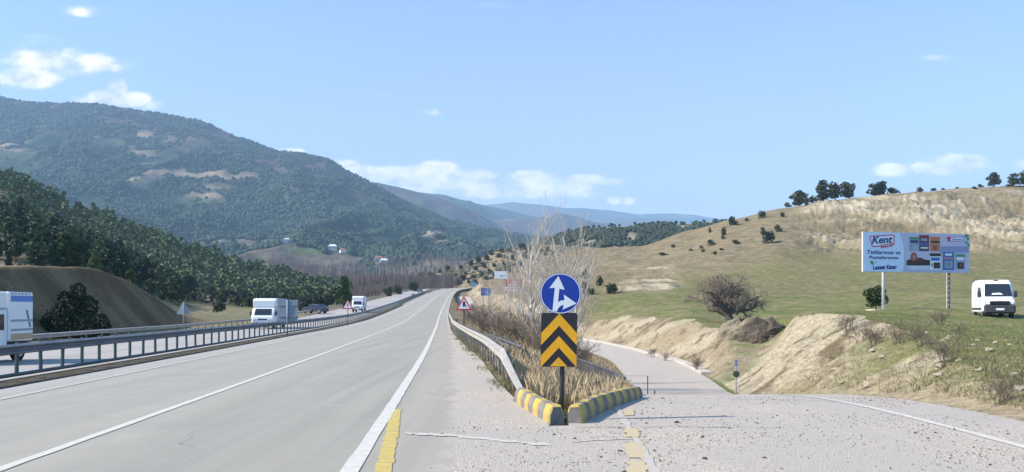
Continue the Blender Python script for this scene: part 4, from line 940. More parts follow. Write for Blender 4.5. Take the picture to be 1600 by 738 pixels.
def van(loc, rz, label):
    t = thing('panel_van', label, 'van', loc, rz)
    b = MB(); b.profile([(-2.70,.42),(-2.72,1.2),(-2.66,2.25),(-2.5,2.46),(-1.9,2.54),(.6,2.52),(1.15,2.44),(1.5,2.28),(2.16,1.38),(2.55,1.14),(2.66,.98),(2.66,.45),(2.2,.36),(-2.3,.36)], 2.02, inset=.16, scale=.90, c=(0,1.1)); body = b.build('body', M_VWH, t)
    b = MB(); quad(b, [(-.88,2.14,1.42),(.88,2.14,1.42),(.78,1.57,2.22),(-.78,1.57,2.22)], .02); b.v = [(x, y+.035, z+.02) for x, y, z in b.v]; ws = b.build('windscreen', M_GLASS, t)
    b = MB(); quad(b, [(-.30,2.17,1.50),(.45,2.17,1.50),(.38,2.13,1.60),(-.1,2.12,1.63)], .012); b.v = [(x, y+.03, z+.03) for x, y, z in b.v]; b.build('papers_on_dashboard', M_SWH, ws)
    for s_ in (-1, 1):
        b = MB(); x = s_*1.015
        b.add([(x,1.72,1.42),(x,.95,1.42),(x,.98,2.02),(x*.985,1.35,2.02),(x+s_*.01,1.72,1.42),(x+s_*.01,.95,1.42),(x+s_*.01,.98,2.02),(x*.985+s_*.01,1.35,2.02)], [(0,1,2,3),(7,6,5,4),(0,4,5,1),(1,5,6,2),(2,6,7,3),(3,7,4,0)]); b.build('cab_window', M_GLASS, t)
        b = MB(); b.box(x, .55, 1.75, .014, .45, .5); b.build('side_window', M_GLASS, t)
        b = MB(); b.box(x+s_*.004, -.3, .62, .03, 3.9, .12); b.build('side_trim', M_DGREY, t)
        b = MB(); b.box(x+s_*.004, .88, 1.3, .006, .02, 1.4); b.box(x+s_*.004, -.55, 1.3, .006, .02, 1.5); b.build('door_seam', M_DGREY, t)
        b = MB(); b.box(s_*1.16, 1.72, 1.58, .22, .14, .42, bev=.05); b.box(s_*1.04, 1.72, 1.45, .12, .06, .06); b.build('wing_mirror', M_DGREY, t)
        b = MB(); quad(b, [(s_*.50 if s_ > 0 else -.95, 2.60,1.04),(s_*.95 if s_ > 0 else -.50, 2.60,1.04),(s_*.92 if s_ > 0 else -.62, 2.36,1.27),(s_*.62 if s_ > 0 else -.92, 2.36,1.27)], .05); b.v = [(x_, y+.05, z-.02) for x_, y, z in b.v]; b.build('headlight', M_LAMP, t)
    b = MB(); b.box(0, 2.60, .62, 1.99, .34, .62, bev=.12); bp = b.build('front_bumper', M_DGREY, t)
    b = MB(); b.box(0, 2.70, 1.0, 1.25, .12, .24, bev=.03); b.build('grille', mat('grille_black', (.015,.015,.018), .4), t)
    b = MB(); b.box(0, 2.79, .60, .52, .02, .12); b.build('number_plate', M_SWH, bp)
    b = MB(); b.poly_y([(.09,1.11),(0,1.18),(-.09,1.11),(0,1.13)], -2.735, .02); b.v = [(x, -y+.005, z) for x, y, z in b.v]; b.poly_y([(.09,1.05),(0,1.12),(-.09,1.05),(0,1.07)], -2.735, .02); b.v = [(x, abs(y), z) for x, y, z in b.v]; b.build('chevron_badge', M_RIM, t)
    b = MB(); b.box(0, 1.12, 2.47, .30, .2, .05, bev=.02); b.build('roof_mark', M_DGREY, t)
    for (x, y) in ((-.88,1.75),(.88,1.75),(-.88,-1.75),(.88,-1.75)): wheel(x, y, .34, .24, t)
    return t
D = 52.; x0 = (1563-800)/1200*D; dv = Vector((.38,.92)); cxv, cyv = x0 + dv.x*2.7, D + dv.y*2.7
van((cxv, cyv, Hs(cxv, cyv)+.0), math.atan2(-.92, -.38) - math.pi/2, 'white panel van with dark bumper parked on the grass beside the billboard').scale = (.93, .95, 1.07)

def lorry(loc, rz, label, lb, hb, w, cabl=1.6, cabh=1.95, group=None, style='plain', zb=.75):
    t = thing('small_lorry', label, 'lorry', loc, rz, group); L = cabl + lb; f = L/2
    b = MB(); b.profile([(f-cabl,.35),(f-cabl,cabh),(f-.75,cabh),(f-.55,cabh-.10),(f-.14,1.22),(f-.02,1.05),(f,.75),(f-.02,.38)], w*.94, inset=.12, scale=.93, c=(f-cabl/2,1.0)); b.build('cab', M_VWH, t)
    b = MB(); a = w*.37; quad(b, [(-a,f-.13,1.26),(a,f-.13,1.26),(a*.93,f-.52,cabh-.16),(-a*.93,f-.52,cabh-.16)], .02); b.v = [(x, y+.02, z+.01) for x, y, z in b.v]; b.build('windscreen', M_GLASS, t)
    for s_ in (-1, 1):
        x = s_*w*.472; b = MB(); b.add([(x,f-.30,1.18),(x,f-1.38,1.18),(x,f-1.38,cabh-.2),(x,f-.68,cabh-.2),(x+s_*.01,f-.30,1.18),(x+s_*.01,f-1.38,1.18),(x+s_*.01,f-1.38,cabh-.2),(x+s_*.01,f-.68,cabh-.2)], [(0,1,2,3),(7,6,5,4),(0,4,5,1),(1,5,6,2),(2,6,7,3),(3,7,4,0)]); b.build('side_window', M_GLASS, t)
        b = MB(); b.box(s_*(w*.5+.09), f-.35, 1.35, .16, .10, .34, bev=.03); b.box(s_*w*.48, f-.38, 1.25, .16, .04, .04); b.build('wing_mirror', M_DGREY, t)
        b = MB(); b.box(s_*w*.34, f+.0, .80, w*.17, .06, .16, bev=.02); b.build('headlight', M_LAMP, t)
    b = MB(); b.box(0, f+.02, .46, w*.92, .14, .22, bev=.04); b.build('bumper', M_DGREY, t)
    b = MB(); b.box(0, f+.0, .84, w*.40, .03, .13); b.build('grille', M_DGREY, t)
    b = MB(); b.box(0, f+.10, .48, .5, .015, .11); b.build('number_plate', M_SWH, t)
    m = mat('box_body_grey', (.42,.44,.48), .55, noise=.06, scale=1) if style == 'grey' else M_VWH
    cy_ = -f + lb/2
    b = MB(); b.box(0, cy_, zb + hb/2, w, lb - .06, hb, bev=.05); bx_ = b.build('cargo_box', m, t)
    b = MB(); b.box(0, cy_, zb-.10, w*.8, lb, .14); b.build('chassis', M_DGREY, t)
    if style != 'van':
        b = MB(); b.profile([(f-cabl+.05,cabh+.02),(f-cabl+.05,zb+hb),(f-.95,zb+hb-.02),(f-.62,zb+hb-.22),(f-.62,cabh+.02)], w*.96, inset=.10, scale=.94, c=(f-cabl/2, zb+hb-.3)); b.build('roof_fairing', M_VWH, t)
    if style == 'stripes':
        for s_ in (-1, 1):
            for (z0, z1, m2) in ((zb+hb-.36, zb+hb-.14, mat('stripe_blue', (.10,.22,.55), .5)), (zb+.72, zb+.80, mat('stripe_grey', (.30,.32,.36), .5)), (zb+.38, zb+.46, mat('stripe_grey', (.3,.3,.3))), (zb+.06, zb+.28, mat('stripe_sand', (.52,.36,.22), .6))):
                b = MB(); b.box(s_*(w/2+.004), cy_, (z0+z1)/2, .012, lb-.2, z1-z0); b.build('side_stripe', m2, bx_)
            b = MB()
            for i in range(6): b.box(s_*(w/2+.004), cy_ - lb*.3 + i*.22, zb+hb-.07, .012, .12, .07)
            b.build('side_lettering', mat('stripe_grey', (.3,.3,.3)), bx_)
            b = MB(); quad(b, [(s_*(w/2+.006), cy_-.5, zb+.5), (s_*(w/2+.006), cy_-.62, zb+.5), (s_*(w/2+.006), cy_-.38, zb+1.15), (s_*(w/2+.006), cy_-.26, zb+1.15)], .01*s_); b.build('side_emblem', mat('emblem_green', (.12,.2,.18), .6), bx_)
    else:
        for s_ in (-1, 1):
            b = MB(); b.box(s_*(w/2+.004), cy_, zb+.10, .012, lb-.2, .05); b.build('side_rail', M_DGREY, bx_)
    for (x, y) in ((-w*.40,f-.7),(w*.40,f-.7),(-w*.40,-f+.75),(w*.40,-f+.75)): wheel(x, y, .33, .22, t)
    return t
def on_opp(D, rel_): return Vector((rel_ - .0683*D + float(_rel(D)) + 1.07, D, float(zr(D)) - .41))
hd = math.pi + math.atan(.0683)
lorry(on_opp(27.85, -17.2), hd, 'white box lorry with blue and sand stripes on the opposite carriageway', 1.62, 1.82, 2.0, group='lorries on the opposite carriageway', style='stripes')
lorry(on_opp(71.2, -16.6), hd, 'white lorry with a plain grey box body coming past the rectangular sign', 3.7, 2.0, 2.05, group='lorries on the opposite carriageway', style='grey')
lorry(on_opp(124, -14.4), hd, 'smallest and most distant white lorry beyond the triangular sign on the median', 3.2, 1.85, 1.8, group='lorries on the opposite carriageway')
# distant cars
def car(loc, rz, label, col, nm):
    t = thing('car', label, 'car', loc, rz, 'distant cars'); m = mat(nm, col, .3, spec=.5)
    b = MB(); b.profile([(-2.0,.3),(-2.05,.85),(-1.7,.95),(-1.25,1.42),(.2,1.45),(.95,.98),(1.85,.85),(2.0,.6),(1.95,.3)], 1.72, inset=.18, scale=.88, c=(0,.6)); b.build('body', m, t)
    b = MB(); quad(b, [(-.62,.93,1.02),(.62,.93,1.02),(.55,.28,1.40),(-.55,.28,1.40)], .02); b.build('windscreen', M_GLASS, t)
    for x, y in ((-.76,1.25),(.76,1.25),(-.76,-1.3),(.76,-1.3)): wheel(x, y, .31, .2, t)
car(on_opp(285, -13.8), hd, 'dark distant car coming round the bend of the highway', (.10,.10,.12), 'dark_car_paint')
D = 118.; car((at(492, 480, D).x, D, Hs(at(492, 480, D).x, D)+.1), 1.2, 'dark blue car parked among the trees behind the far guardrail', (.05,.06,.09), 'blue_car_paint')

# ------------------------------------------------------------------ vegetation
NP = np.random.default_rng(11)
def quads_from(C_, size, rng, asp=1.0):
    """random leaf-clump quads centred on C_ (n,3)"""
    n = len(C_); a = rng.normal(size=(n, 3)); a /= np.linalg.norm(a, axis=1)[:, None]; b = rng.normal(size=(n, 3)); b -= (b*a).sum(1)[:, None]*a; b /= np.linalg.norm(b, axis=1)[:, None]
    s = np.asarray(size) * rng.uniform(.6, 1.35, n); a = a * s[:, None] * .5; b = b * (s * asp)[:, None] * .5
    c = np.cross(a, b); c /= (np.linalg.norm(c, axis=1)[:, None] + 1e-9); c *= (s*.18)[:, None]
    V = np.stack([C_ - a - b*.4, C_ - b + c, C_ + a - b*.3, C_ + b*1.0 - c*.5], 1).reshape(-1, 3)
    return V, np.arange(n*4).reshape(-1, 4)
def lobe_points(lobes, n, rng, inner=.45):
    L = np.array(lobes, float); w = (L[:, 3]*L[:, 4] + L[:, 4]*L[:, 5] + L[:, 3]*L[:, 5]); i = rng.choice(len(L), n, p=w/w.sum())
    d = rng.normal(size=(n, 3)); d /= np.linalg.norm(d, axis=1)[:, None]; r = rng.uniform(0, 1, n) ** .4; r = inner + (1-inner)*r
    return L[i, :3] + d * L[i, 3:6] * r[:, None]
M_PINE = foliage('pine_foliage', (.030,.062,.034), (.125,.165,.078)); M_JUN = foliage('juniper_foliage', (.036,.050,.030), (.085,.098,.052))
M_LIME = foliage('olive_green_foliage', (.09,.13,.03), (.15,.19,.05)); M_DKT = foliage('dark_evergreen_foliage', (.018,.032,.016), (.050,.070,.028))
M_GRB = foliage('grey_scrub_foliage', (.11,.095,.065), (.20,.17,.12)); M_BARK = mat('brown_bark', (.11,.08,.06), .95, noise=.3, scale=6)
M_PALEB = mat('pale_bark', (.60,.54,.48), .9, noise=.25, scale=6); M_TWIG = mat('brown_twigs', (.17,.13,.105), .95, noise=.25, scale=3)
M_DTW = mat('dark_gnarled_bark', (.14,.11,.09), .95, noise=.3, scale=4)
def crown_tree(name, lobes, n, size, m, seed, trunk=(.12, 1.6), inner=.45, label='t', cat='tree'):
    rng = np.random.default_rng(seed); t = thing(name, label, cat)
    V, F = quads_from(lobe_points(lobes, n, rng, inner), size, rng); V[:, 2] = np.maximum(V[:, 2], .02)
    o = raw_mesh('crown', V, F, m, smooth=False); o.parent = t
    if trunk:
        b = MB(); b.tube([(0,0,-.4),(.03,0,trunk[1]*.4),(0,.04,trunk[1])], [trunk[0], trunk[0]*.8, trunk[0]*.45], 7)
        for k in range(3):
            a = k*2.1+seed; b.tube([(0,0,trunk[1]*.7),(math.cos(a)*trunk[1]*.25, math.sin(a)*trunk[1]*.25, trunk[1]*1.05)], [trunk[0]*.4, trunk[0]*.15], 5, cap=False)
        b.build('trunk', M_BARK, t, True)
    bpy.context.view_layer.update(); reg(t); t['_used'] = 0
    return t
def rlobes(seed, n, R, hz, z0, squash=.8, cone=0, rl=.42):
    rr = random.Random(seed); out = []
    for i in range(n):
        u = (i + .5) / n; z = z0 + hz*u; k = (1 - u*cone) * R; a = rr.uniform(0, 6.28); q = rr.uniform(.1, .62) * k; r = rl*R*rr.uniform(.75, 1.25)*(1-.5*u*cone)
        out.append((math.cos(a)*q, math.sin(a)*q, z, r, r*rr.uniform(.85,1.15), r*squash*rr.uniform(.8,1.2)))
    return out
def use(proto, loc, s, rz=0, label=None, group=None, cat=None, name=None):
    sc = s if isinstance(s, (tuple, list)) else (s, s, s)
    if not proto.get('_used'):
        proto['_used'] = 1; proto.location = loc; proto.scale = sc; proto.rotation_euler = (0, 0, rz); return tag(proto, label, cat, group)
    r = dup(proto, loc, rz, sc, label, group, cat); return r
# prototypes with unit-ish height 7 m (pines), 2 m (bushes)
PINES = [crown_tree('pine_tree', rlobes(s, 17, 2.1, 4.5, 1.7, .75, .62, .38), 1250, .42, M_PINE, s, (.15, 3.6)) for s in range(20, 25)]
OAKS = [crown_tree('evergreen_tree', rlobes(s, 14, 2.5, 3.3, 1.35, .85, .3), 900, .50, M_JUN, s, (.18, 3.0)) for s in range(30, 34)]
BUSH = [crown_tree('juniper_bush', rlobes(s, 9, 1.15, 1.1, .45, .85, .35, .5), 420, .26, M_JUN, s, None) for s in range(40, 45)]
CONE = [crown_tree('juniper_tree', rlobes(s, 14, 1.15, 3.6, .7, 1.0, .78, .5), 560, .34, M_JUN, s, (.1, 2)) for s in range(50, 52)]
for p_ in BUSH: p_['category'] = 'bush'

# left hillside wood
cand = []
R = random.Random(5); seen = {}
for k in range(26000):
    px = R.uniform(-260, 545); D = 100 * (440/100) ** R.random(); X = (px-800)/1200*D
    if px > 285 and D < 178 + max(0, 420-px)*.10 : continue
    if px <= 285 and D < 92 + max(0,(px-100))*.28: continue
    r = X - float(Xr(D))
    if r > -27: continue
    n = float(fbm(X*.022, D*.022, 3, 77)); 
    if n > .56 and D < 300 and R.random() < .8: continue
    sp_ = (3.6 if px < 300 else 2.9) + (D-100)*.006 + (1.2 if n > .5 else 0)
    gk = (int(X/sp_), int(D/sp_))
    if any((gk[0]+i, gk[1]+j) in seen for i in (0,) for j in (0,)) : continue
    seen[gk] = 1; cand.append((px, D, X, n))
R.shuffle(cand)
zz = H(np.array([c[2] for c in cand]), np.array([c[1] for c in cand])) if cand else []
cand = [(c[0], c[1], c[2], float(z)) for c, z in zip(cand, zz)]
cand.sort(key=lambda c: c[1] + (0 if c[0] > -20 else 400))
print('left wood', len(cand))
NIND = 285
for i, (px, D, X, z) in enumerate(cand[:NIND]):
    h = R.uniform(.50, 1.2) * (.55 if px > 300 else .85 if px > 200 else 1); edge = D < 130
    pr = PINES[i % 5] if R.random() < (.72 if px < 300 else .4) else OAKS[i % 4]
    if edge: h *= .72
    use(pr, (X, D, z-.1), (h*R.uniform(.85,1.2), h*R.uniform(.85,1.2), h), R.uniform(0, 6.28), ('tall ' if h > .8 else 'small ' if h < .4 else '') + ('pine' if pr in PINES else 'rounded tree') + (' at the lower edge of the wood just above the bare cutting' if D < 140 else ' on the dark upper part of the wood above the cutting' if px < 120 else ' in the middle of the dense wood behind the cutting' if px < 280 else ' right behind the pale field below the wood' if D < 215 else ' in the low thin end of the hillside wood'), 'trees of the wood on the hillside behind the cutting', 'tree')
rest = cand[NIND:]
def scatter_crowns(name, pts, nq, m, seed, hs=(4.2, 7.5), wk=.42, qs=.9, kind='stuff', flat=1):
    """one mass of far-off trees: many small leaf faces spread through each crown's own uneven volume"""
    rng = np.random.default_rng(seed); n = len(pts); P_ = np.array(pts, float); h = rng.uniform(hs[0], hs[1], n); w = h * wk * rng.uniform(.8, 1.25, n)
    L = 5; lo = rng.normal(size=(n, L, 3)) * .38; lo[:, :, 2] = np.linspace(-.55, .65, L)[None, :]; lr = rng.uniform(.42, .70, (n, L)) * np.linspace(1.1, .62, L)[None, :]
    k = rng.integers(0, L, (n, nq)); d = rng.normal(size=(n, nq, 3)); d /= np.linalg.norm(d, axis=2)[..., None]
    ii = np.arange(n)[:, None]; c = lo[ii, k] * [1, 1, 1] + d * lr[ii, k][..., None] * (rng.uniform(.5, 1, (n, nq, 1)))
    C_ = P_[:, None, :] + c * np.stack([w, w, h*.46*flat], 1)[:, None, :]; C_[:, :, 2] += (h*.50*flat)[:, None]
    C_[:, :, 2] = np.maximum(C_[:, :, 2], P_[:, None, 2] + .1)
    sz = np.repeat((h/6*qs)[:, None], nq, 1).ravel()
    V, F = quads_from(C_.reshape(-1, 3), sz, rng); return raw_mesh(name, V, F, m, smooth=False, kind=kind)
und = [(c[2] + R.uniform(-2.5, 2.5), c[1] + R.uniform(-2.5, 2.5), c[3]-.6) for c in cand[:NIND] if c[1] > 125 and c[0] < 530]
scatter_crowns('undergrowth', und, 60, M_JUN, 4, (1.6, 3.4), .6, 1.0)
if rest: scatter_crowns('woodland', [(c[2], c[1], c[3]-.2) for c in rest], 110, M_PINE, 3)

# mountain forest: tiny irregular crowns across the slopes
def L_point(L, px, py):
    j = int(round((px - L.PX[0, 0]) / (L.PX[0, 1] - L.PX[0, 0]))); j = min(max(j, 0), L.PX.shape[1]-1)
    col = L.A[:, j]; i = np.where(col <= py)[0]; i = int(i[0]) if len(i) else int(L.rt * (L.A.shape[0]-1))
    return float(L.X[i, j]), float(L.D[i, j]), float(L.Z[i, j])
def blobs(name, L, n, m, seed, t0, t1, hs, wk, green=None, p0=None, p1=None):
    rng = np.random.default_rng(seed); nt_, nc = L.A.shape; P_ = []
    i = rng.uniform(t0*(nt_-1), t1*(nt_-1)-1.01, n); lo = 0 if p0 is None else (p0-L.PX[0,0])/(L.PX[0,1]-L.PX[0,0]); hi = nc-1.01 if p1 is None else (p1-L.PX[0,0])/(L.PX[0,1]-L.PX[0,0]); j = rng.uniform(lo, hi, n)
    a, b_ = i.astype(int), j.astype(int); fi, fj = i-a, j-b_
    def s(A): return (A[a, b_]*(1-fj)+A[a, b_+1]*fj)*(1-fi) + (A[a+1, b_]*(1-fj)+A[a+1, b_+1]*fj)*fi
    X, D, Z = s(L.X), s(L.D), s(L.Z); c = L.c[a, b_]; lum = c.sum(1); keep = (lum < green) if green else np.ones(n, bool); keep &= (fbm(X/90, D/90, 3, seed+5) < rng.uniform(.44, .66, n))
    for (hx, hd) in CLEAR: keep &= ~((np.abs(X/D*1200 - hx/hd*1200) < 9) & (D > hd - 130) & (D < hd + 12))
    X, D, Z = X[keep], D[keep], Z[keep]; n = len(X)
    g = (1 + 5**.5)/2; ic = np.array([(-1,g,0),(1,g,0),(-1,-g,0),(1,-g,0),(0,-1,g),(0,1,g),(0,-1,-g),(0,1,-g),(g,0,-1),(g,0,1),(-g,0,-1),(-g,0,1)], float)/1.9
    fc = np.array([(0,11,5),(0,5,1),(0,1,7),(0,7,10),(0,10,11),(1,5,9),(5,11,4),(11,10,2),(10,7,6),(7,1,8),(3,9,4),(3,4,2),(3,2,6),(3,6,8),(3,8,9),(4,9,5),(2,4,11),(6,2,10),(8,6,7),(9,8,1)])
    h = rng.uniform(hs[0], hs[1], n); V = ic[None] * rng.uniform(.65, 1.35, (n, 12, 1)) ; V = V * np.stack([h*wk, h*wk, h*.55], 1)[:, None, :] + np.stack([X, D, Z + h*.35], 1)[:, None, :]
    F = (fc[None] + (np.arange(n)*12)[:, None, None]).reshape(-1, 3); print(name, n)
    return raw_mesh(name, V.reshape(-1, 3), F, m, smooth=False, kind='stuff')
CLEAR = [L_point(MT, *q)[:2] for q in ((449,380),(518,392),(535,395),(590,409),(602,412))]
M_MF = foliage('mountain_tree_foliage', (.018,.038,.024), (.050,.076,.040))
nn = M_MF.node_tree.nodes; [setattr(n.inputs['Scale'], 'default_value', .02) for n in nn if n.type == 'TEX_NOISE']
blobs('mountain_forest', MT, 105000, M_MF, 61, .02, .90, (5, 10), .5, green=.255, p0=-150, p1=900)
blobs('hill_woodland', LE, 5200, M_JUN, 62, .25, .86, (2.2, 4.6), .62, green=.34, p0=850, p1=1190)
blobs('knoll_scrub', LF, 900, M_GRB, 63, .1, .88, (.7, 1.5), .9, p0=600, p1=960)
# countable bushes and trees on the knoll and on the wooded hill
R = random.Random(9)
pts = [(640,437),(650,441),(662,434),(668,441),(676,433),(684,439),(690,428),(697,436),(703,424),(705,442),(712,432),(718,421),(722,440),(728,430),(735,416),(738,437),(742,424),(748,411),(751,433),(756,420),(760,406),(764,428),(768,400),(772,416),(776,436),(780,404),(785,396),(788,414),(792,425),(796,394),(800,408),(806,399),(812,416),(816,392),(820,404),(826,396),(834,408),(838,391),(846,399),(856,392),(760,438),(655,436),(672,427),(695,444),(733,444),(715,446),(745,443)]
for k, (px, py) in enumerate(pts):
    if py < np.interp(px, [q[0] for q in RF], [q[1] for q in RF]): py = float(np.interp(px, [q[0] for q in RF], [q[1] for q in RF])) + 1
    X, D, Z = L_point(LF, px + R.uniform(-2, 2), py + R.uniform(-1, 2)); s = R.uniform(1.3, 2.6)
    use(BUSH[k % 5], (X, D, Z-.3), (s*R.uniform(.9,1.3), s, s), R.uniform(0, 6), ('wide ' if s > 2 else 'small ') + 'dark bush ' + ('at the foot of' if py > 436 else 'half way up' if py > 418 else 'near the rounded top of') + ' the dry knoll above the highway bend', 'bushes on the knoll above the highway bend', 'bush')
for k in range(64):
    px = R.uniform(862, 1135); base = float(np.interp(px, [q[0] for q in RE], [q[1] for q in RE]))
    top = k < 30
    X, D, Z = L_point(LE, px, base + (.4 if top else R.uniform(3, 24))); s = R.uniform(.55, .95) if top else R.uniform(.6, .9)
    if top: use(OAKS[k % 4], (X, D, Z-.3), (s*1.1, s, s*.85), R.uniform(0, 6), 'dark tree standing along the crest of the distant wooded hill', 'trees along the crest of the distant wooded hill', 'tree')
    else: use(BUSH[k % 5], (X, D, Z-.3), (s*2.6, s*2.6, s*2.4), R.uniform(0, 6), 'dark bushy tree on the slope of the distant wooded hill', 'bushes on the slope of the distant wooded hill', 'bush')

# individually placed trees and bushes (pixel of base, width and height in the photograph, distance from the terrain)
def putb(protos, k, px, py, w, h, label, cat, dims, D=None, group=None, d0=60, d1=349):
    D = D or hit(px, py, d0, d1); X = (px-800)/1200*D; W_, H_ = w*D/1200, h*D/1200
    return use(protos[k % len(protos)], (X, D, Hs(X, D) - .08*H_), (W_*1.34/dims[0], W_*1.34/dims[0], H_*1.28/dims[1]), k*1.3, label, group, cat)
DB, DO, DC = (2.75, 2.1), (5.6, 6.0), (2.6, 5.0)
GB = 'bushes dotted over the dry hill'
LST = [(1191,341,12,11,'rounded dark bush just under the hill crest'),(1145,354,15,15,'largest round bush high on the dry hill'),(1130,369,11,14,'upright bush with a lower one at its foot on the dry hill'),(1130,375,8,7,'small bush at the foot of an upright one'),
 (1192,367,12,11,'smaller upper one of a touching pair of bushes on the hill'),(1202,380,21,18,'big dark bush, lower of a touching pair on the hill'),(1216,363,13,11,'single bush between the touching pair and the pale erosion'),(1222,339,10,7,'small bush on the crest below the umbrella shaped tree'),
 (1111,384,14,9,'low greyish bush below the upright bush'),(1109,364,7,8,'faint grey shrub to the side of the upright bush'),(1167,346,7,5,'tiny bush between two round ones near the crest'),(1150,381,13,6,'flat brownish bush below the largest round bush'),
 (1051,387,10,5,'flat dark bush at the lower end of the dry hill'),(1096,389,7,5,'tiny bush on the lower dry hill beside the greyish bush'),(1079,393,9,4,'flat grey tuft on the lower dry hill'),(1099,394,8,4,'flat dark tuft under the tiny bush'),(1036,399,16,4,'long flat tuft above the grey scree'),(1117,400,8,7,'small grey bush at the top of the green slope'),
 (914,436,16,16,'dark bush among bare twigs behind the blue sign'),(937,447,14,15,'upright bush on the edge of the green field'),(957,459,24,16,'wide dark bush next to the grey scree'),(915,460,15,20,'tall dark bush in the twigs at the field corner'),(925,461,14,10,'low bush between two taller ones at the field corner'),(1128,392,9,4,'flat tuft of scrub at the edge of the green slope')]
for k, (px, py, w, h, lb) in enumerate(LST): putb(BUSH, k, px, py, w, h, lb, 'bush', DB, group=GB)
GT = 'trees along the hill crest'
putb(OAKS, 0, 1248, 326, 32, 24, 'dark umbrella shaped tree standing on the hill crest', 'tree', DO, group=GT, D=346)
putb(BUSH, 1, 1231, 327, 12, 8, 'low bush beside the umbrella shaped tree', 'bush', DB, D=346)
putb(BUSH, 2, 1268, 332, 13, 12, 'dark bush filling the gap between umbrella tree and leaning tree', 'bush', DB, D=340)
putb(CONE, 0, 1284, 336, 26, 33, 'wide leaning conical tree on the hill crest', 'tree', DC, group=GT, D=338)
putb(OAKS, 1, 1305, 324, 24, 27, 'tree with a light gap in its crown on the hill crest', 'tree', DO, group=GT, D=342)
putb(OAKS, 2, 1327, 319, 28, 26, 'broad crowned tree at the end of the crest clump', 'tree', DO, group=GT, D=344)
putb(OAKS, 3, 1372, 311, 34, 23, 'wide dark tree alone above the pale eroded slope', 'tree', DO, group=GT, D=347)
putb(BUSH, 3, 1395, 308, 20, 11, 'low extension of dark foliage beside the lone wide tree', 'bush', DB, D=347)
putb(BUSH, 4, 1437, 303, 14, 8, 'small twin topped bush on the crest line', 'bush', DB, D=347)
putb(BUSH, 0, 1459, 305, 9, 5, 'tiny bush just below the crest line', 'bush', DB, D=344)
putb(BUSH, 1, 1474, 299, 7, 4, 'tiny dark dot of a bush on the crest', 'bush', DB, D=348)
putb(BUSH, 2, 1495, 297, 7, 4, 'tiny bush on the crest between two small ones', 'bush', DB, D=348)
putb(BUSH, 3, 1532, 293, 9, 6, 'grey bush on the crest before the round tree', 'bush', DB, D=347)
putb(OAKS, 0, 1552, 298, 22, 22, 'round dark tree on the crest with a shadow at its side', 'tree', DO, group=GT, D=340)
putb(CONE, 1, 1583, 298, 23, 19, 'triangular dark tree on the crest', 'tree', DC, group=GT, D=340)
putb(OAKS, 1, 1603, 297, 18, 22, 'dark tree cut by the edge of view on the crest', 'tree', DO, group=GT, D=340)
putb(BUSH, 4, 1522, 306, 11, 5, 'greyish tuft of scrub below the crest', 'bush', DB, D=335)
putb(CONE, 0, 1260, 343, 9, 13, 'small pale conical bush under the umbrella shaped tree', 'bush', DC, D=325)
gsh = crown_tree('green_shrub', rlobes(71, 12, 1.35, 1.2, .75, .9, .2, .45), 1300, .20, M_DKT, 71, (.10, 1.0), label='x', cat='shrub')
D = 70; X = (1368-800)/1200*D; use(gsh, (X, D, Hs(X, D)-.05), (1.0, 1.0, .98), 0, 'round green shrub behind the near post of the large billboard', None, 'shrub')
D = 96; X = (1340-800)/1200*D; use(gsh, (X, 215, Hs((1340-800)/1200*215, 215)), .8, 1, 'small green shrub up the field behind the billboard', None, 'shrub') if False else None
# left side trees near the road
big = crown_tree('evergreen_tree', [(-.9,0,1.1,1.1,1.0,1.1),(.5,0,1.0,1.2,1.0,1.0),(1.5,0,.8,.8,.9,.9),(-.2,0,2.0,1.0,.9,.9),(.15,0,2.9,.62,.6,.75),(-1.6,0,.8,.7,.7,.8),(.8,.2,2.1,.6,.6,.7),(-.5,0,2.6,.5,.5,.6)], 5200, .17, M_DKT, 81, (.16, 2.2), label='x', cat='tree')
bright = crown_tree('pine_tree', rlobes(91, 15, 1.7, 3.8, 1.0, .9, .55), 2600, .30, foliage('yellowish_green_pine', (.045,.075,.022), (.115,.155,.050)), 91, (.14, 3), label='x', cat='tree')
for (px, D, s_, lb) in ((103,104,1.05,'tallest yellowish green pine above the sandy rim of the cutting'),(122,108,.85,'yellowish green pine close beside the tallest one above the rim'),(84,112,.8,'rounded yellowish pine above the sandy rim, on the far side of the tallest'),(150,98,.62,'low yellowish pine where the cutting rim turns down'),(205,112,.6,'light green pine above the sloping end of the cutting'),(255,122,.55,'small light green pine near the foot of the cutting')):
    X = (px-800)/1200*D; use(bright, (X, D, Hs(X, D)-.1), (s_*1.15, s_*1.15, s_), px, lb, None, 'tree')
D = 52.; X = (116-800)/1200*D; use(big, (X, D, Hs(X, D)-.1), (1.06, 1.0, 1.06), 0, 'dense dark evergreen tree in front of the bare cutting beside the far guardrail', None, 'tree')
con = crown_tree('conifer_tree', rlobes(83, 16, 1.9, 4.6, .9, .95, .72, .5), 2400, .36, foliage('fresh_green_conifer', (.030,.060,.018), (.075,.115,.035)), 83, (.15, 3), label='x', cat='tree')
D = 150.; X = (537-800)/1200*D; use(con, (X, D, Hs(X, D)-.2), (1.05, 1.05, 1.05), 0, 'bright green conifer behind the triangular sign on the median', None, 'tree')
D = 118.; X = (342-800)/1200*D; use(BUSH[0], (X, D, Hs(X, D)-.1), (1.0, 1.0, .95), 0, 'small yellow green bush in the pale field beyond the far guardrail', None, 'bush')
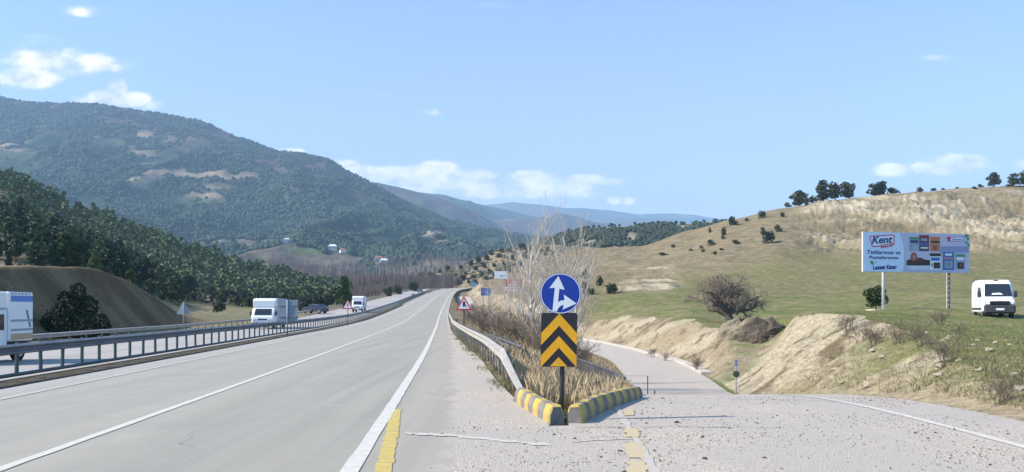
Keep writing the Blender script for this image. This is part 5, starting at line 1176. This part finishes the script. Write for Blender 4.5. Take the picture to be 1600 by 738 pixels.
for (px, D, s, lb) in ((425,150,1.6,'rounded dark bush at the foot of the wood above the white lorry'),(500,158,1.3,'dark bush at the end of the wood next to the bare trees'),(512,170,1.8,'upright dark tree between the wood and the bright conifer'),(620,262,1.9,'dark bushes beyond the opposite carriageway near the bend'),(607,240,1.7,'rounded dark bush where the opposite carriageway bends'),(645,300,2.2,'dark bush at the bend of the opposite carriageway'),(470,132,1.0,'low dark bush next to the parked dark car')):
    X = (px-800)/1200*D; use(BUSH[int(px) % 5], (X, D, Hs(X, D)-.2), (s*1.15, s, s), px, lb, None, 'bush')
for i, (px, py, s) in enumerate([(14,412,.55),(36,410,.5),(62,416,.42),(78,414,.5),(95,417,.45),(40,417,.35),(120,420,.5),(-30,410,.6)]):
    D = 76. + i*1.5; X = (px-800)/1200*D
    use((CONE if i % 3 == 0 else BUSH)[i % 2], (X, D, Hs(X, D)-.1), (s*1.6 if i % 3 else s*.9,)*2 + (s*1.5 if i % 3 else s*.85,), i, ['narrow yellowish juniper at the rim of the cutting','low bush on the sandy rim of the cutting','wide low bush on the sandy rim of the cutting','conical juniper in the middle of the cutting rim','rounded bush where the cutting rim turns down','smallest bush on the sandy rim of the cutting','juniper bush past the end of the sandy strip','bush at the very edge of view on the cutting rim'][i], 'bushes on the rim of the cutting', 'bush')

# bare trees --------------------------------------------------------
def branches(seed, h, r0, levels, spread, nb, up=.25, kink=.18, start=.35, ratio=.68, first=None, droop=0):
    R = random.Random(seed); segs = []
    def grow(p, d, L, r, lev):
        n = 4 if lev < 2 else (3 if lev < 4 else 2); pts = [p]; q = p.copy(); dd = d.copy(); rs = [r]
        for i in range(n):
            dd = (dd + Vector((R.gauss(0, kink), R.gauss(0, kink), R.gauss(0, kink*.6) + up*.12 - droop*lev*.02))).normalized(); q = q + dd * (L/n); pts.append(q); rs.append(r * (1 - .45*(i+1)/n))
        segs.append((pts, rs, lev))
        if lev >= levels: return
        k = nb if lev else (first or nb+2)
        for j in range(k):
            t = start + (1-start) * (j + R.random()*.8) / k; t = min(t, .999); i = int(t*n); f = t*n - i; b = pts[i].lerp(pts[i+1], f)
            a = R.uniform(0, 6.283); pd = (pts[i+1]-pts[i]).normalized(); side = pd.cross(Vector((math.cos(a), math.sin(a), R.uniform(-.3,.3)))).normalized()
            nd = (pd * (1 - spread) + side * spread + Vector((0, 0, up*.35))).normalized()
            grow(b, nd, L * ratio * R.uniform(.75, 1.15), rs[i] * R.uniform(.48, .66), lev+1)
    return grow, segs
def twig_mesh(segs, rmin, name, m, parent, lv=None):
    b = MB()
    for pts, rs, lev in segs:
        if lv is not None and not lv(lev): continue
        b.tube(pts, [max(r, rmin) for r in rs], 6 if lev < 2 else 3, cap=False)
    return b.build(name, m, parent, smooth=True)
def bare_tree(name, label, loc, seed, h, r0, levels, spread, nb, rmin, m, mt=None, lean=(0,0), cat='tree', group=None, rz=0, **kw):
    grow, segs = branches(seed, h, r0, levels, spread, nb, **kw)
    grow(Vector((0,0,-.2)), Vector((lean[0], lean[1], 1)).normalized(), h, r0, 0)
    t = thing(name, label, cat, loc, rz, group)
    twig_mesh(segs, rmin, 'trunk', m, t, lambda l: l == 0); twig_mesh(segs, rmin, 'crown', mt or m, t, lambda l: l > 0); return t
GBT = 'bare trees behind the arrow sign'
BT = [(833,541,35,6.6,.060,(.02,0),'tallest pale bare tree rising just beside the blue sign',1),(874,540,33,6.2,.065,(.03,.0),'pale bare tree directly behind the blue arrow sign',2),(852,545,36,5.4,.05,(-.05,0),'bare tree leaning between the two tallest pale ones',3),(815,536,40,6.0,.05,(-.08,0),'slender bare tree on the side of the red board',4),(893,543,31,5.2,.045,(.16,0),'bare tree leaning out over the field past the chevron board',5),(802,530,46,5.0,.04,(-.12,0),'thin leaning bare tree in front of the red board',6),(846,540,31,4.2,.04,(.1,0),'short bushy bare tree at the foot of the tall ones',7),(766,500,62,4.0,.03,(-.03,0),'thin pale sapling in front of the blue directional board',8)]
for (px, py, D, h, r, ln, lb, sd) in BT:
    X = (px-800)/1200*D; bare_tree('bare_tree', lb, (X, D, Hs(X, D)-.1), 100+sd, h*.75, r*1.0, 3, .46, 4, .0055, M_PALEB, mat('pale_twigs', (.50,.44,.38), .9), ln, group=GBT, up=.8, kink=.08, start=.20, ratio=.45, first=15)
# twiggy shrubs in the weeds
def shrub_mesh(seed, h, n, m, w=.6, thin=.006, lev=3):
    R = random.Random(seed); b = MB()
    def g(p, d, L, r, l):
        q = p + d*L*.5 + Vector((R.gauss(0,.05),R.gauss(0,.05),0))*L; e = p + d*L + Vector((R.gauss(0,.12),R.gauss(0,.12),0))*L
        b.tube([p, q, e], [r, max(r*.8, thin), max(r*.55, thin)], 3, cap=False)
        if l < lev:
            for k in range(3): a = q.lerp(e, R.random()); g(a, (d + Vector((R.gauss(0,.55),R.gauss(0,.55),R.gauss(.1,.4)))).normalized(), L*R.uniform(.45,.7), r*.6, l+1)
    for i in range(n):
        a = R.uniform(0, 6.28); t = R.uniform(.05, w); g(Vector((math.cos(a)*t*.3, math.sin(a)*t*.3, -.05)), Vector((math.cos(a)*t, math.sin(a)*t, 1)).normalized(), h*R.uniform(.5, 1)*.7, .014, 0)
    me = b.build('bare_shrub', m, None, smooth=True); return me
SH = [shrub_mesh(s, 1.6, 16, M_TWIG, .7) for s in range(3)] + [shrub_mesh(s+7, 1.6, 16, mat('straw_twigs', (.33,.26,.175), .95, noise=.2, scale=3), .6) for s in range(2)]
used = set()
def put_shrub(k, px, D, s, label, group=None, sz=None):
    X = (px-800)/1200*D; o = SH[k]
    if k in used: o = o.copy(); COL.objects.link(o)
    used.add(k); o.location = (X, D, Hs(X, D)-.05); o.scale = (s, s, sz or s); o.rotation_euler = (0, 0, px*.7); return tag(o, label, 'shrub', group)
R = random.Random(77)
GS = 'bare twiggy shrubs in the weeds behind the guardrail'
spots = [(742,44),(752,40),(760,50),(768,38),(775,46),(784,36),(790,52),(798,40),(806,34),(812,44),(822,36),(830,31),(838,40),(846,33),(852,28),(860,36),(868,30),(880,34),(888,29),(896,33),(905,38),(747,70),(758,82),(770,75),(782,90),(792,72),(803,84),(815,76),(828,92),(735,60),(741,95),(752,120),(765,110),(778,125),(842,80),(858,95),(870,84),(884,100),(733,80),(860,120),(840,130),(815,140),(790,150),(765,170),(772,60),(800,60),(826,60),(850,58),(874,55),(865,45),(840,50)]
for k, (px, D) in enumerate([q for q in spots if not (q[1] < 48 and q[0] < 800 and q[0] % 4)]): put_shrub(k % 5, px + R.uniform(-3, 3), D, R.uniform(.45, .85) * (1 + D/130), ('brown' if k % 5 < 3 else 'straw coloured') + ' bare shrub ' + ('in the weeds close behind the striped kerb stones' if D < 40 and px > 820 else 'close behind the cream coloured guardrail' if D < 48 else 'beside the dark fence side of the weedy strip' if px > 835 and D < 70 else 'around the warning sign and the blue directional board' if px < 800 and D < 100 else 'below the red advertising board' if D < 100 else 'far up the weedy strip beyond the advertising boards'), GS)
for k, (px, D, s, lb) in enumerate([(1090,51,.78,'grey leafless bush on the face of the low cutting past the exit road'),(1345,27,.6,'brown thorny shrub at the foot of the pale cutting, nearer of two'),(1325,29,.55,'brown thorny shrub at the foot of the pale cutting, farther of two'),(1400,22,.42,'purplish low shrub on the stony bank beside the exit road'),(1440,20,.4,'low twiggy shrub on the stony bank among green patches'),(1470,30,.45,'lone thin grey shrub standing in the green field'),(1478,17,.42,'upright thin shrub at the lower edge of the stony bank'),(1562,12.6,.36,'small twiggy shrub at the road verge near the pale soil'),(1020,70,.7,'brown bush on the rim of the low cutting'),(1500,24,.3,'tiny dry shrub on the brow of the stony bank'),(1040,64,.6,'dark brown bush in a groove of the low cutting'),(1365,24,.5,'dry shrub between the pale cutting and the stony bank')]):
    put_shrub([0,1,2,0,1,2,0,1,2,1,0,2][k], px, D, s, lb)

# gnarled lone tree in the field
D = 80.; X = (1138-800)/1200*D
R = random.Random(3); segs_all = []
root = thing('gnarled_tree', 'wide leafless gnarled tree with a dense twiggy crown standing in the green field', 'tree', (X, D, Hs(X, D)-.05), scale=(1.22, 1.22, 1.2))
g0, s0 = branches(5, 1, .4, 0, .4, 0); 
trunk = [([Vector((.1,0,-.3)), Vector((.15,0,.35)), Vector((-.05,0,.8)), Vector((-.1,0,1.15))], [.46,.36,.34,.36], 0), ([Vector((0,0,.75)), Vector((-.9,0,1.2)), Vector((-1.7,.1,1.25))], [.30,.24,.16], 0)]
twig_mesh(trunk, .02, 'trunk', M_DTW, root)
segs_all = []
for i in range(15):
    a = i*2.399 + .3; e = R.uniform(.12, 1.0) if i % 3 else R.uniform(1.0, 1.5); d = Vector((math.cos(a)*math.cos(e), math.sin(a)*math.cos(e)*.85, math.sin(e)))
    gr, sg_ = branches(200+i, 3, .16, 4, .60, 3 if i % 2 else 4, up=.30, kink=.30, start=.28, ratio=.60, first=6)
    gr(Vector((0,0,.95)) + d*.15 if i > 3 else Vector((-1.5,.05,1.2)) if i % 2 else Vector((0,0,1.0)), d, R.uniform(2.1, 2.7)*(.84 if e > 1 else 1.0) , R.uniform(.12,.19), 0); segs_all += sg_
# keep the crown inside a broad dome
def dome(p): 
    q = Vector(((p.x+.05)/4.1, p.y/3.8, (p.z-1.4)/3.0 if p.z > 1.4 else (p.z-1.4)/1.1)); return q.length <= 1.02
segs_all = [s_ for s_ in segs_all if dome(s_[0][-1])]
print('gnarled segs', len(segs_all))
twig_mesh([s_ for s_ in segs_all if s_[2] <= 1], .02, 'limbs', M_DTW, root); twig_mesh([s_ for s_ in segs_all if s_[2] > 1], .0105, 'twigs', mat('gnarled_twigs', (.24,.19,.155), .95), root)

# poplars and bare woods in the valley
def poplar(seed):
    R = random.Random(seed); t = thing('bare_poplar', 'x', 'tree'); b = MB(); b.tube([(0,0,-.5),(0,0,6),(.2,0,15)], [.3,.2,.06], 5); b.build('trunk', M_PALEB, t); b = MB()
    for i in range(90):
        z = R.uniform(1.5, 14); a = R.uniform(0, 6.28); L = R.uniform(1.5, 3.2)*(1-z/22); b.tube([(0,0,z),(math.cos(a)*L*.3, math.sin(a)*L*.3, z+L*.9),(math.cos(a)*L*.38, math.sin(a)*L*.38, z+L*1.5)], [.09,.07,.05], 3, cap=False)
    b.build('crown', mat('valley_twigs', (.38,.31,.27), .95), t); bpy.context.view_layer.update(); reg(t); t['_used'] = 0; return t
POP = [poplar(1), poplar(2)]
R = random.Random(8)
for k, px in enumerate([500,504,509,513,517,527,531,566,571,577,583,588,593,598,604,610,616,622,628,634,641,648,655,662,669,676]):
    D = R.uniform(560, 640); X = (px-800)/1200*D; s = R.uniform(.75, 1.15) if px < 535 else R.uniform(.6, .95); z = Hs(X, D)
    if X > float(Xr(D)) - 27: D = 700. + k; X = (px-800)/1200*D; z = Hs(X, D)
    z = max(z, 1.6 + (480 - (441 if px < 620 else 436)) * D/1200)
    use(POP[k % 2], (X, D, z-1), (s*1.15, s, s), k, 'tall bare poplar in the row standing on the valley floor', 'bare poplars on the valley floor', 'tree')
def twig_mass(name, n, p0, p1, D0, D1, hs, w, m, seed, zf=None, edge=4):
    rng = np.random.default_rng(seed); px = rng.uniform(p0, p1, n); D = rng.uniform(D0, D1, n); X = (px-800)/1200*D; z = zf(px, D, X) if zf else H(X, D)
    k = fbm(X*.05, D*.05, 3, seed); keep = (k > rng.uniform(.3, .55, n)) & ((X - Xr(D) < -24) | (D > 688)); X, D, z = X[keep], D[keep], z[keep]; n = len(X)
    B = 7; h = rng.uniform(hs[0], hs[1], (n, 1)); a = rng.uniform(0, 6.28, (n, B)); t = rng.uniform(.05, .5, (n, B)); hh = h * rng.uniform(.5, 1, (n, B)); z0 = z[:, None] + h*rng.uniform(0, .35, (n, B))
    bx = X[:, None] + np.cos(a)*h*.08; by = D[:, None] + np.sin(a)*h*.08; tx = bx + np.cos(a)*t*hh; ty = by + np.sin(a)*t*hh; ww = w
    V = np.stack([np.stack([bx-ww, by, z0], -1), np.stack([bx+ww, by, z0], -1), np.stack([tx, ty, z0+hh], -1)], 2).reshape(-1, 3)
    return raw_mesh(name, V, np.arange(len(V)).reshape(-1, 3), m, smooth=False, kind='stuff')
M_VT = foliage('valley_brush', (.20,.145,.12), (.30,.235,.18))
def zfl(px, D, X):
    return np.maximum(H(X, D), 1.6 + (480 - 449) * D/1200) - 1
twig_mass('bare_woodland', 5200, 470, 760, 430, 660, (5, 10), .16, M_VT, 5, zfl)
twig_mass('valley_thicket', 2400, 545, 700, 190, 420, (1.5, 4.0), .07, M_VT, 6)
def zmt(px, D, X):
    out = []
    for p_, d_ in zip(px, D): 
        j = min(max(int(round((p_ - MT.PX[0,0])/4)), 0), MT.PX.shape[1]-1); out.append(np.interp(d_, MT.D[:, j], MT.Z[:, j]))
    return np.array(out)
twig_mass('valley_woods', 2600, 420, 800, 690, 1150, (6, 13), .3, M_VT, 7, zmt)

# grasses ------------------------------------------------------------
def blades(name, n, region, hs, w, cols, seed, kind='stuff', lean=.5, dens=None):
    rng = np.random.default_rng(seed); X, Y = region(rng, n); z, cut, bank, gore = Hinfo(X, Y)
    keep = dens(X, Y, cut, gore, rng) if dens else np.ones(len(X), bool); X, Y, z = X[keep], Y[keep], z[keep]; n = len(X)
    h = rng.uniform(hs[0], hs[1], n) * (.6 + .8*fbm(X*.8, Y*.8, 2, seed)); a = rng.uniform(0, 6.28, n); l = rng.uniform(.1, lean, n) * h; px_, py_ = np.cos(a), np.sin(a); b = rng.uniform(0, 3.14, n); wx, wy = np.cos(b)*w, np.sin(b)*w*.4
    V = np.stack([np.stack([X-wx, Y-wy, z-.02], 1), np.stack([X+wx, Y+wy, z-.02], 1), np.stack([X+px_*l*.4+wx*.6, Y+py_*l*.4+wy*.6, z+h*.6], 1), np.stack([X+px_*l, Y+py_*l, z+h], 1)], 1)
    c0, c1 = np.array(cols[0]), np.array(cols[1]); t = np.clip(rng.normal(.5, .3, n)*.6 + fbm(X*.6, Y*.6, 3, seed+2)*.5, 0, 1)[:, None]; c = np.repeat((c0*(1-t)+c1*t)[:, None, :], 4, 1).reshape(-1, 3)
    return raw_mesh(name, V.reshape(-1, 3), np.arange(n*4).reshape(-1, 4), mat('grass_blades', (.2,.2,.1), .9, attr=True, spec=.1), attr=c, smooth=False, kind=kind)
def reg_gore(a, b):
    def f(rng, n):
        Y = a * (b/a) ** rng.uniform(0, 1, n); l = MR(Y) + .25; r = EL(Y) - .15; return l + (r-l)*rng.uniform(0, 1, n), Y
    return f
STRAW = [(.28,.215,.13), (.56,.44,.28)]; GRS = [(.10,.14,.04), (.22,.21,.10)]
blades('dry_grass', 42000, reg_gore(12.6, 70), (.10, .42), .006, STRAW, 21, dens=lambda X, Y, c, g, r: (fbm(X*1.1, Y*1.1, 3, 5) + ss(14,18,Y)*.25) > r.uniform(.25, .75, len(X)))
blades('green_grass', 9000, reg_gore(11.2, 26), (.03, .11), .005, [(.07,.11,.03), (.17,.16,.08)], 22)
def reg_right(rng, n):
    Y = 8.2 * (60/8.2) ** rng.uniform(0, 1, n); px = rng.uniform(1180, 1700, n); X = (px-800)/1200*Y; k = X > ER(Y) + .8; return X[k], Y[k]
blades('field_grass', 90000, reg_right, (.03, .10), .006, [(.12,.15,.05), (.27,.235,.13)], 23, lean=.9, dens=lambda X, Y, c, g, r: (c < .3) | (r.uniform(0, 1, len(X)) < np.where(Y < 30, .45, .10)))
def reg_sh(rng, n):
    Y = rng.uniform(13, 45, n); return MR(Y) + rng.normal(-.02, .13, n), Y
blades('roadside_weeds', 6000, reg_sh, (.04, .16), .006, [(.10,.15,.04), (.34,.27,.17)], 24, dens=lambda X, Y, c, g, r: vn(Y*1.1, Y*0, 3) > r.uniform(.3, .8, len(X)))
def reg_kerb(rng, n):
    t = rng.uniform(0, 1, n); return np.interp(t, [0,1], [.75, 2.4]) + rng.normal(0, .05, n) - .12, np.interp(t, [0,1], [11.0, 15.4])

# stones -------------------------------------------------------------
def rock_data(seed, flat=.55):
    R = random.Random(seed); b = MB(); g = (1+5**.5)/2
    ic = [(-1,g,0),(1,g,0),(-1,-g,0),(1,-g,0),(0,-1,g),(0,1,g),(0,-1,-g),(0,1,-g),(g,0,-1),(g,0,1),(-g,0,-1),(-g,0,1)]
    fc = [(0,11,5),(0,5,1),(0,1,7),(0,7,10),(0,10,11),(1,5,9),(5,11,4),(11,10,2),(10,7,6),(7,1,8),(3,9,4),(3,4,2),(3,2,6),(3,6,8),(3,8,9),(4,9,5),(2,4,11),(6,2,10),(8,6,7),(9,8,1)]
    b.add([(x*R.uniform(.3,.6), y*R.uniform(.2,.45), z*R.uniform(.25,.5)*flat) for x, y, z in ic], fc); return b
M_ROCK = mat('pale_rock', (.34,.29,.21), .9, noise=.25, scale=6, bump=.5, bscale=12); M_DST = mat('dark_stone', (.06,.05,.045), .9, noise=.2, scale=9)
RK = [rock_data(s) for s in range(4)]
R = random.Random(15); first = {}
def put_rock(k, X, Y, s, m, name, label, cat, group, z=None):
    key = (k, m.name, name)
    if key not in first: o = RK[k].build(name, m); first[key] = o
    else: o = first[key].copy(); COL.objects.link(o)
    o.location = (X, Y, (Hs(X, Y) if z is None else z) + s*.12); o.scale = (s,)*3; o.rotation_euler = (R.uniform(-.3,.3), R.uniform(-.3,.3), R.uniform(0,6.28)); tag(o, label, cat, group)
for k in range(46):
    px = R.choice([R.uniform(1360, 1600), R.uniform(1300, 1660)]); D = R.uniform(11, 24); X = (px-800)/1200*D
    if X < float(ER(D)) + .9: continue
    put_rock(k % 4, X, D, R.uniform(.05, .19), M_ROCK, 'rock', ('flat' if k % 4 < 2 else 'angular') + ' pale rock ' + ('at the foot of the stony bank near the exit road' if D < 14 else 'half way up the grassy stony bank' if D < 19 else 'on the brow of the stony bank'), 'rock', 'pale rocks on the stony bank')
for k, (px, py, s) in enumerate([(1057,660,.085),(1102,718,.075),(970,706,.07),(1003,645,.05),(1010,661,.05),(975,738,.06),(1110,634,.04),(940,715,.04)]):
    D = 1.6*1200/(py-480)
    if py < 650: D = min(D, 13.5)
    X = (px-800)/1200*D; put_rock(k % 4, X, D, s*.62, M_DST, 'stone', 'dark loose stone lying on the rough exit road surface', 'stone', 'dark loose stones on the exit road', z=float(ze(D)))
rng = np.random.default_rng(33); n = 9000; Y = 4 * (15/4) ** rng.uniform(0, 1, n); X = np.where(rng.uniform(0,1,n) < .75, rng.uniform(-1.2, 6.5, n), rng.normal(6.8, .4, n)); keep = (X > .35 - .0683*Y - .5 + rng.normal(0,.15,n)) & (fbm(X*1.5, Y*1.5, 3, 6) > rng.uniform(.3, .6, n)) & ~((Y > 10.2) & (X > .1 - (Y-10.4)*.15) & (X < .9 + (Y-10.4)*.42)); X, Y = X[keep], Y[keep]; n = len(X)
tet = np.array([(1,1,1),(-1,-1,1),(-1,1,-1),(1,-1,-1)], float); s_ = rng.uniform(.003, .010, n) * (1 + 1.5*(rng.uniform(0,1,n) > .97)); V = (tet[None] * rng.uniform(.5,1.2,(n,4,3)) * s_[:, None, None]) @ np.array([[.8,.6,0],[-.6,.8,0],[0,0,.7]]); V = V + np.stack([X, Y, ze(Y) + .008 + s_*.3], 1)[:, None, :]
F = (np.array([(0,1,2),(0,3,1),(0,2,3),(1,3,2)])[None] + (np.arange(n)*4)[:, None, None]).reshape(-1, 3)
raw_mesh('gravel', V.reshape(-1, 3), F, mat('loose_gravel', (.30,.27,.24), .9, noise=1, scale=3, col2=(.16,.14,.125)), smooth=False, kind='stuff')

# dark rock outcrop on the rim of the low cutting
def outcrop(px, D, w, h, dz, seed, m, label):
    X0 = (px-800)/1200*D; t = thing('rock_outcrop', label, 'rock', (X0, D, Hs(X0, D)))
    nu, nv = 40, 20; U, Vv = np.meshgrid(np.linspace(0, 2*np.pi, nu), np.linspace(0, 1, nv)); r = np.sin(np.arccos(np.clip(Vv, 0, 1)*.999)) ** .6
    x = np.cos(U)*r; y = np.sin(U)*r; z = Vv; nn_ = fbm(x*2.2+seed, y*2.2 + z*3, 4, seed) - .5; k = 1 + nn_*.55
    P_ = np.stack([x*w/2*k, y*w*.36*k, z*h*(1+nn_*.5) + dz], -1).reshape(-1, 3)
    o = raw_mesh('rock_face', P_, grid_faces(nv, nu), m, smooth=False); o.parent = t; return t
outcrop(1194, 54.5, 3.6, 2.5, -1.0, 5, mat('dark_rock', (.115,.092,.068), .95, noise=.4, scale=1.6, bump=1, bscale=4, bdist=.2), 'dark brown rocky outcrop on the rim of the low cutting beside the gnarled tree')
outcrop(1160, 56, 3.8, 2.2, -1.1, 9, mat('earth_mound', (.25,.205,.14), .95, noise=.3, scale=2, bump=1, bscale=4, bdist=.15), 'earthy mound beside the dark rock outcrop')

# village houses at the foot of the mountain
def house(px, py, w, h, roof, label, rz=.3):
    X, D, Z = L_point(MT, px, py); t = thing('house', label, 'house', (X, D, Z-1), rz, 'village houses below the mountain')
    b = MB(); b.box(0, 0, h/2, w, w*.8, h); wl = b.build('wall', mat('house_plaster', (.66,.64,.60), .9, noise=.08, scale=.4), t)
    b = MB(); o_ = .5; y = w*.4+o_; x = w/2+o_; b.add([(-x,-y,h),(x,-y,h),(x,y,h),(-x,y,h),(-x*.5,0,h+w*.24),(x*.5,0,h+w*.24)], [(0,1,5,4),(2,3,4,5),(1,2,5),(3,0,4),(3,2,1,0)]); b.build('roof', roof, t)
    for xx in (-w*.3, 0, w*.3): b = MB(); b.box(xx, -w*.4-.02, h*.62, w*.12, .1, h*.22); b.build('window', M_GLASS, t)
RT = mat('roof_tiles', (.33,.13,.09), .9, noise=.15, scale=.6); RW = mat('pale_roof', (.62,.62,.62), .7)
house(449, 380, 9, 7, RW, 'small bright white house standing alone at the foot of the mountain')
house(518, 392, 14, 7, RW, 'wide white house among trees at the foot of the mountain', .1)
house(535, 395, 10, 5, RT, 'low house with a reddish roof beside the wide white house', .5)
house(590, 409, 14, 5, RT, 'red roofed house at the lower edge of the mountain forest', .2)
house(602, 412, 12, 4, RW, 'long pale shed beside the lower red roofed house', .2)
def strip_on(L, pts, w, m, name, dz=1.0):
    Pm = []
    for a, c in zip(pts[:-1], pts[1:]):
        for k in range(8): f = k/8; Pm.append(L_point(L, a[0]+(c[0]-a[0])*f, a[1]+(c[1]-a[1])*f))
    b = MB(); vs = []; fs = []
    for i, (x, y, z) in enumerate(Pm):
        vs += [(x, y-w/2, z+dz), (x, y+w/2, z+dz+.8), (x, y-w/2, z-3)]
        if i: q = 3*i-3; fs += [(q, q+3, q+4, q+1), (q+2, q+5, q+3, q)]
    b.add(vs, fs); o = b.build(name, m); o['kind'] = 'structure'
strip_on(MT, [(500,424),(545,419),(575,414),(600,409),(618,406)], 6, mat('village_road_concrete', (.42,.39,.36), .9), 'village_road')

# ------------------------------------------------------------------ air
hz = MB(); x0, x1, y0, y1, z0, z1 = -16000, 16000, -400, 9500, -14, 1500
hz.add([(x0,y0,z0),(x1,y0,z0),(x1,y1,z0),(x0,y1,z0),(x0,y0,z1),(x1,y0,z1),(x1,y1,z1),(x0,y1,z1)], [(0,3,2,1),(4,5,6,7),(0,1,5,4),(1,2,6,5),(2,3,7,6),(3,0,4,7)])
hm = bpy.data.materials.new('hazy_air'); hm.use_nodes = True; t = hm.node_tree; t.nodes.clear(); pv = t.nodes.new('ShaderNodeVolumePrincipled'); ou = t.nodes.new('ShaderNodeOutputMaterial'); t.links.new(pv.outputs[0], ou.inputs['Volume'])
pv.inputs['Color'].default_value = (.48,.715,1.0,1); pv.inputs['Density'].default_value = 1.3e-4; pv.inputs['Anisotropy'].default_value = .0
hz.build('haze', hm)['kind'] = 'stuff'
for o in list(bpy.data.objects):
    if '_used' in o.keys():
        if not o['_used']:
            for c in list(o.children): bpy.data.objects.remove(c)
            bpy.data.objects.remove(o)
        else: del o['_used']
# the valley floor lies inside the haze
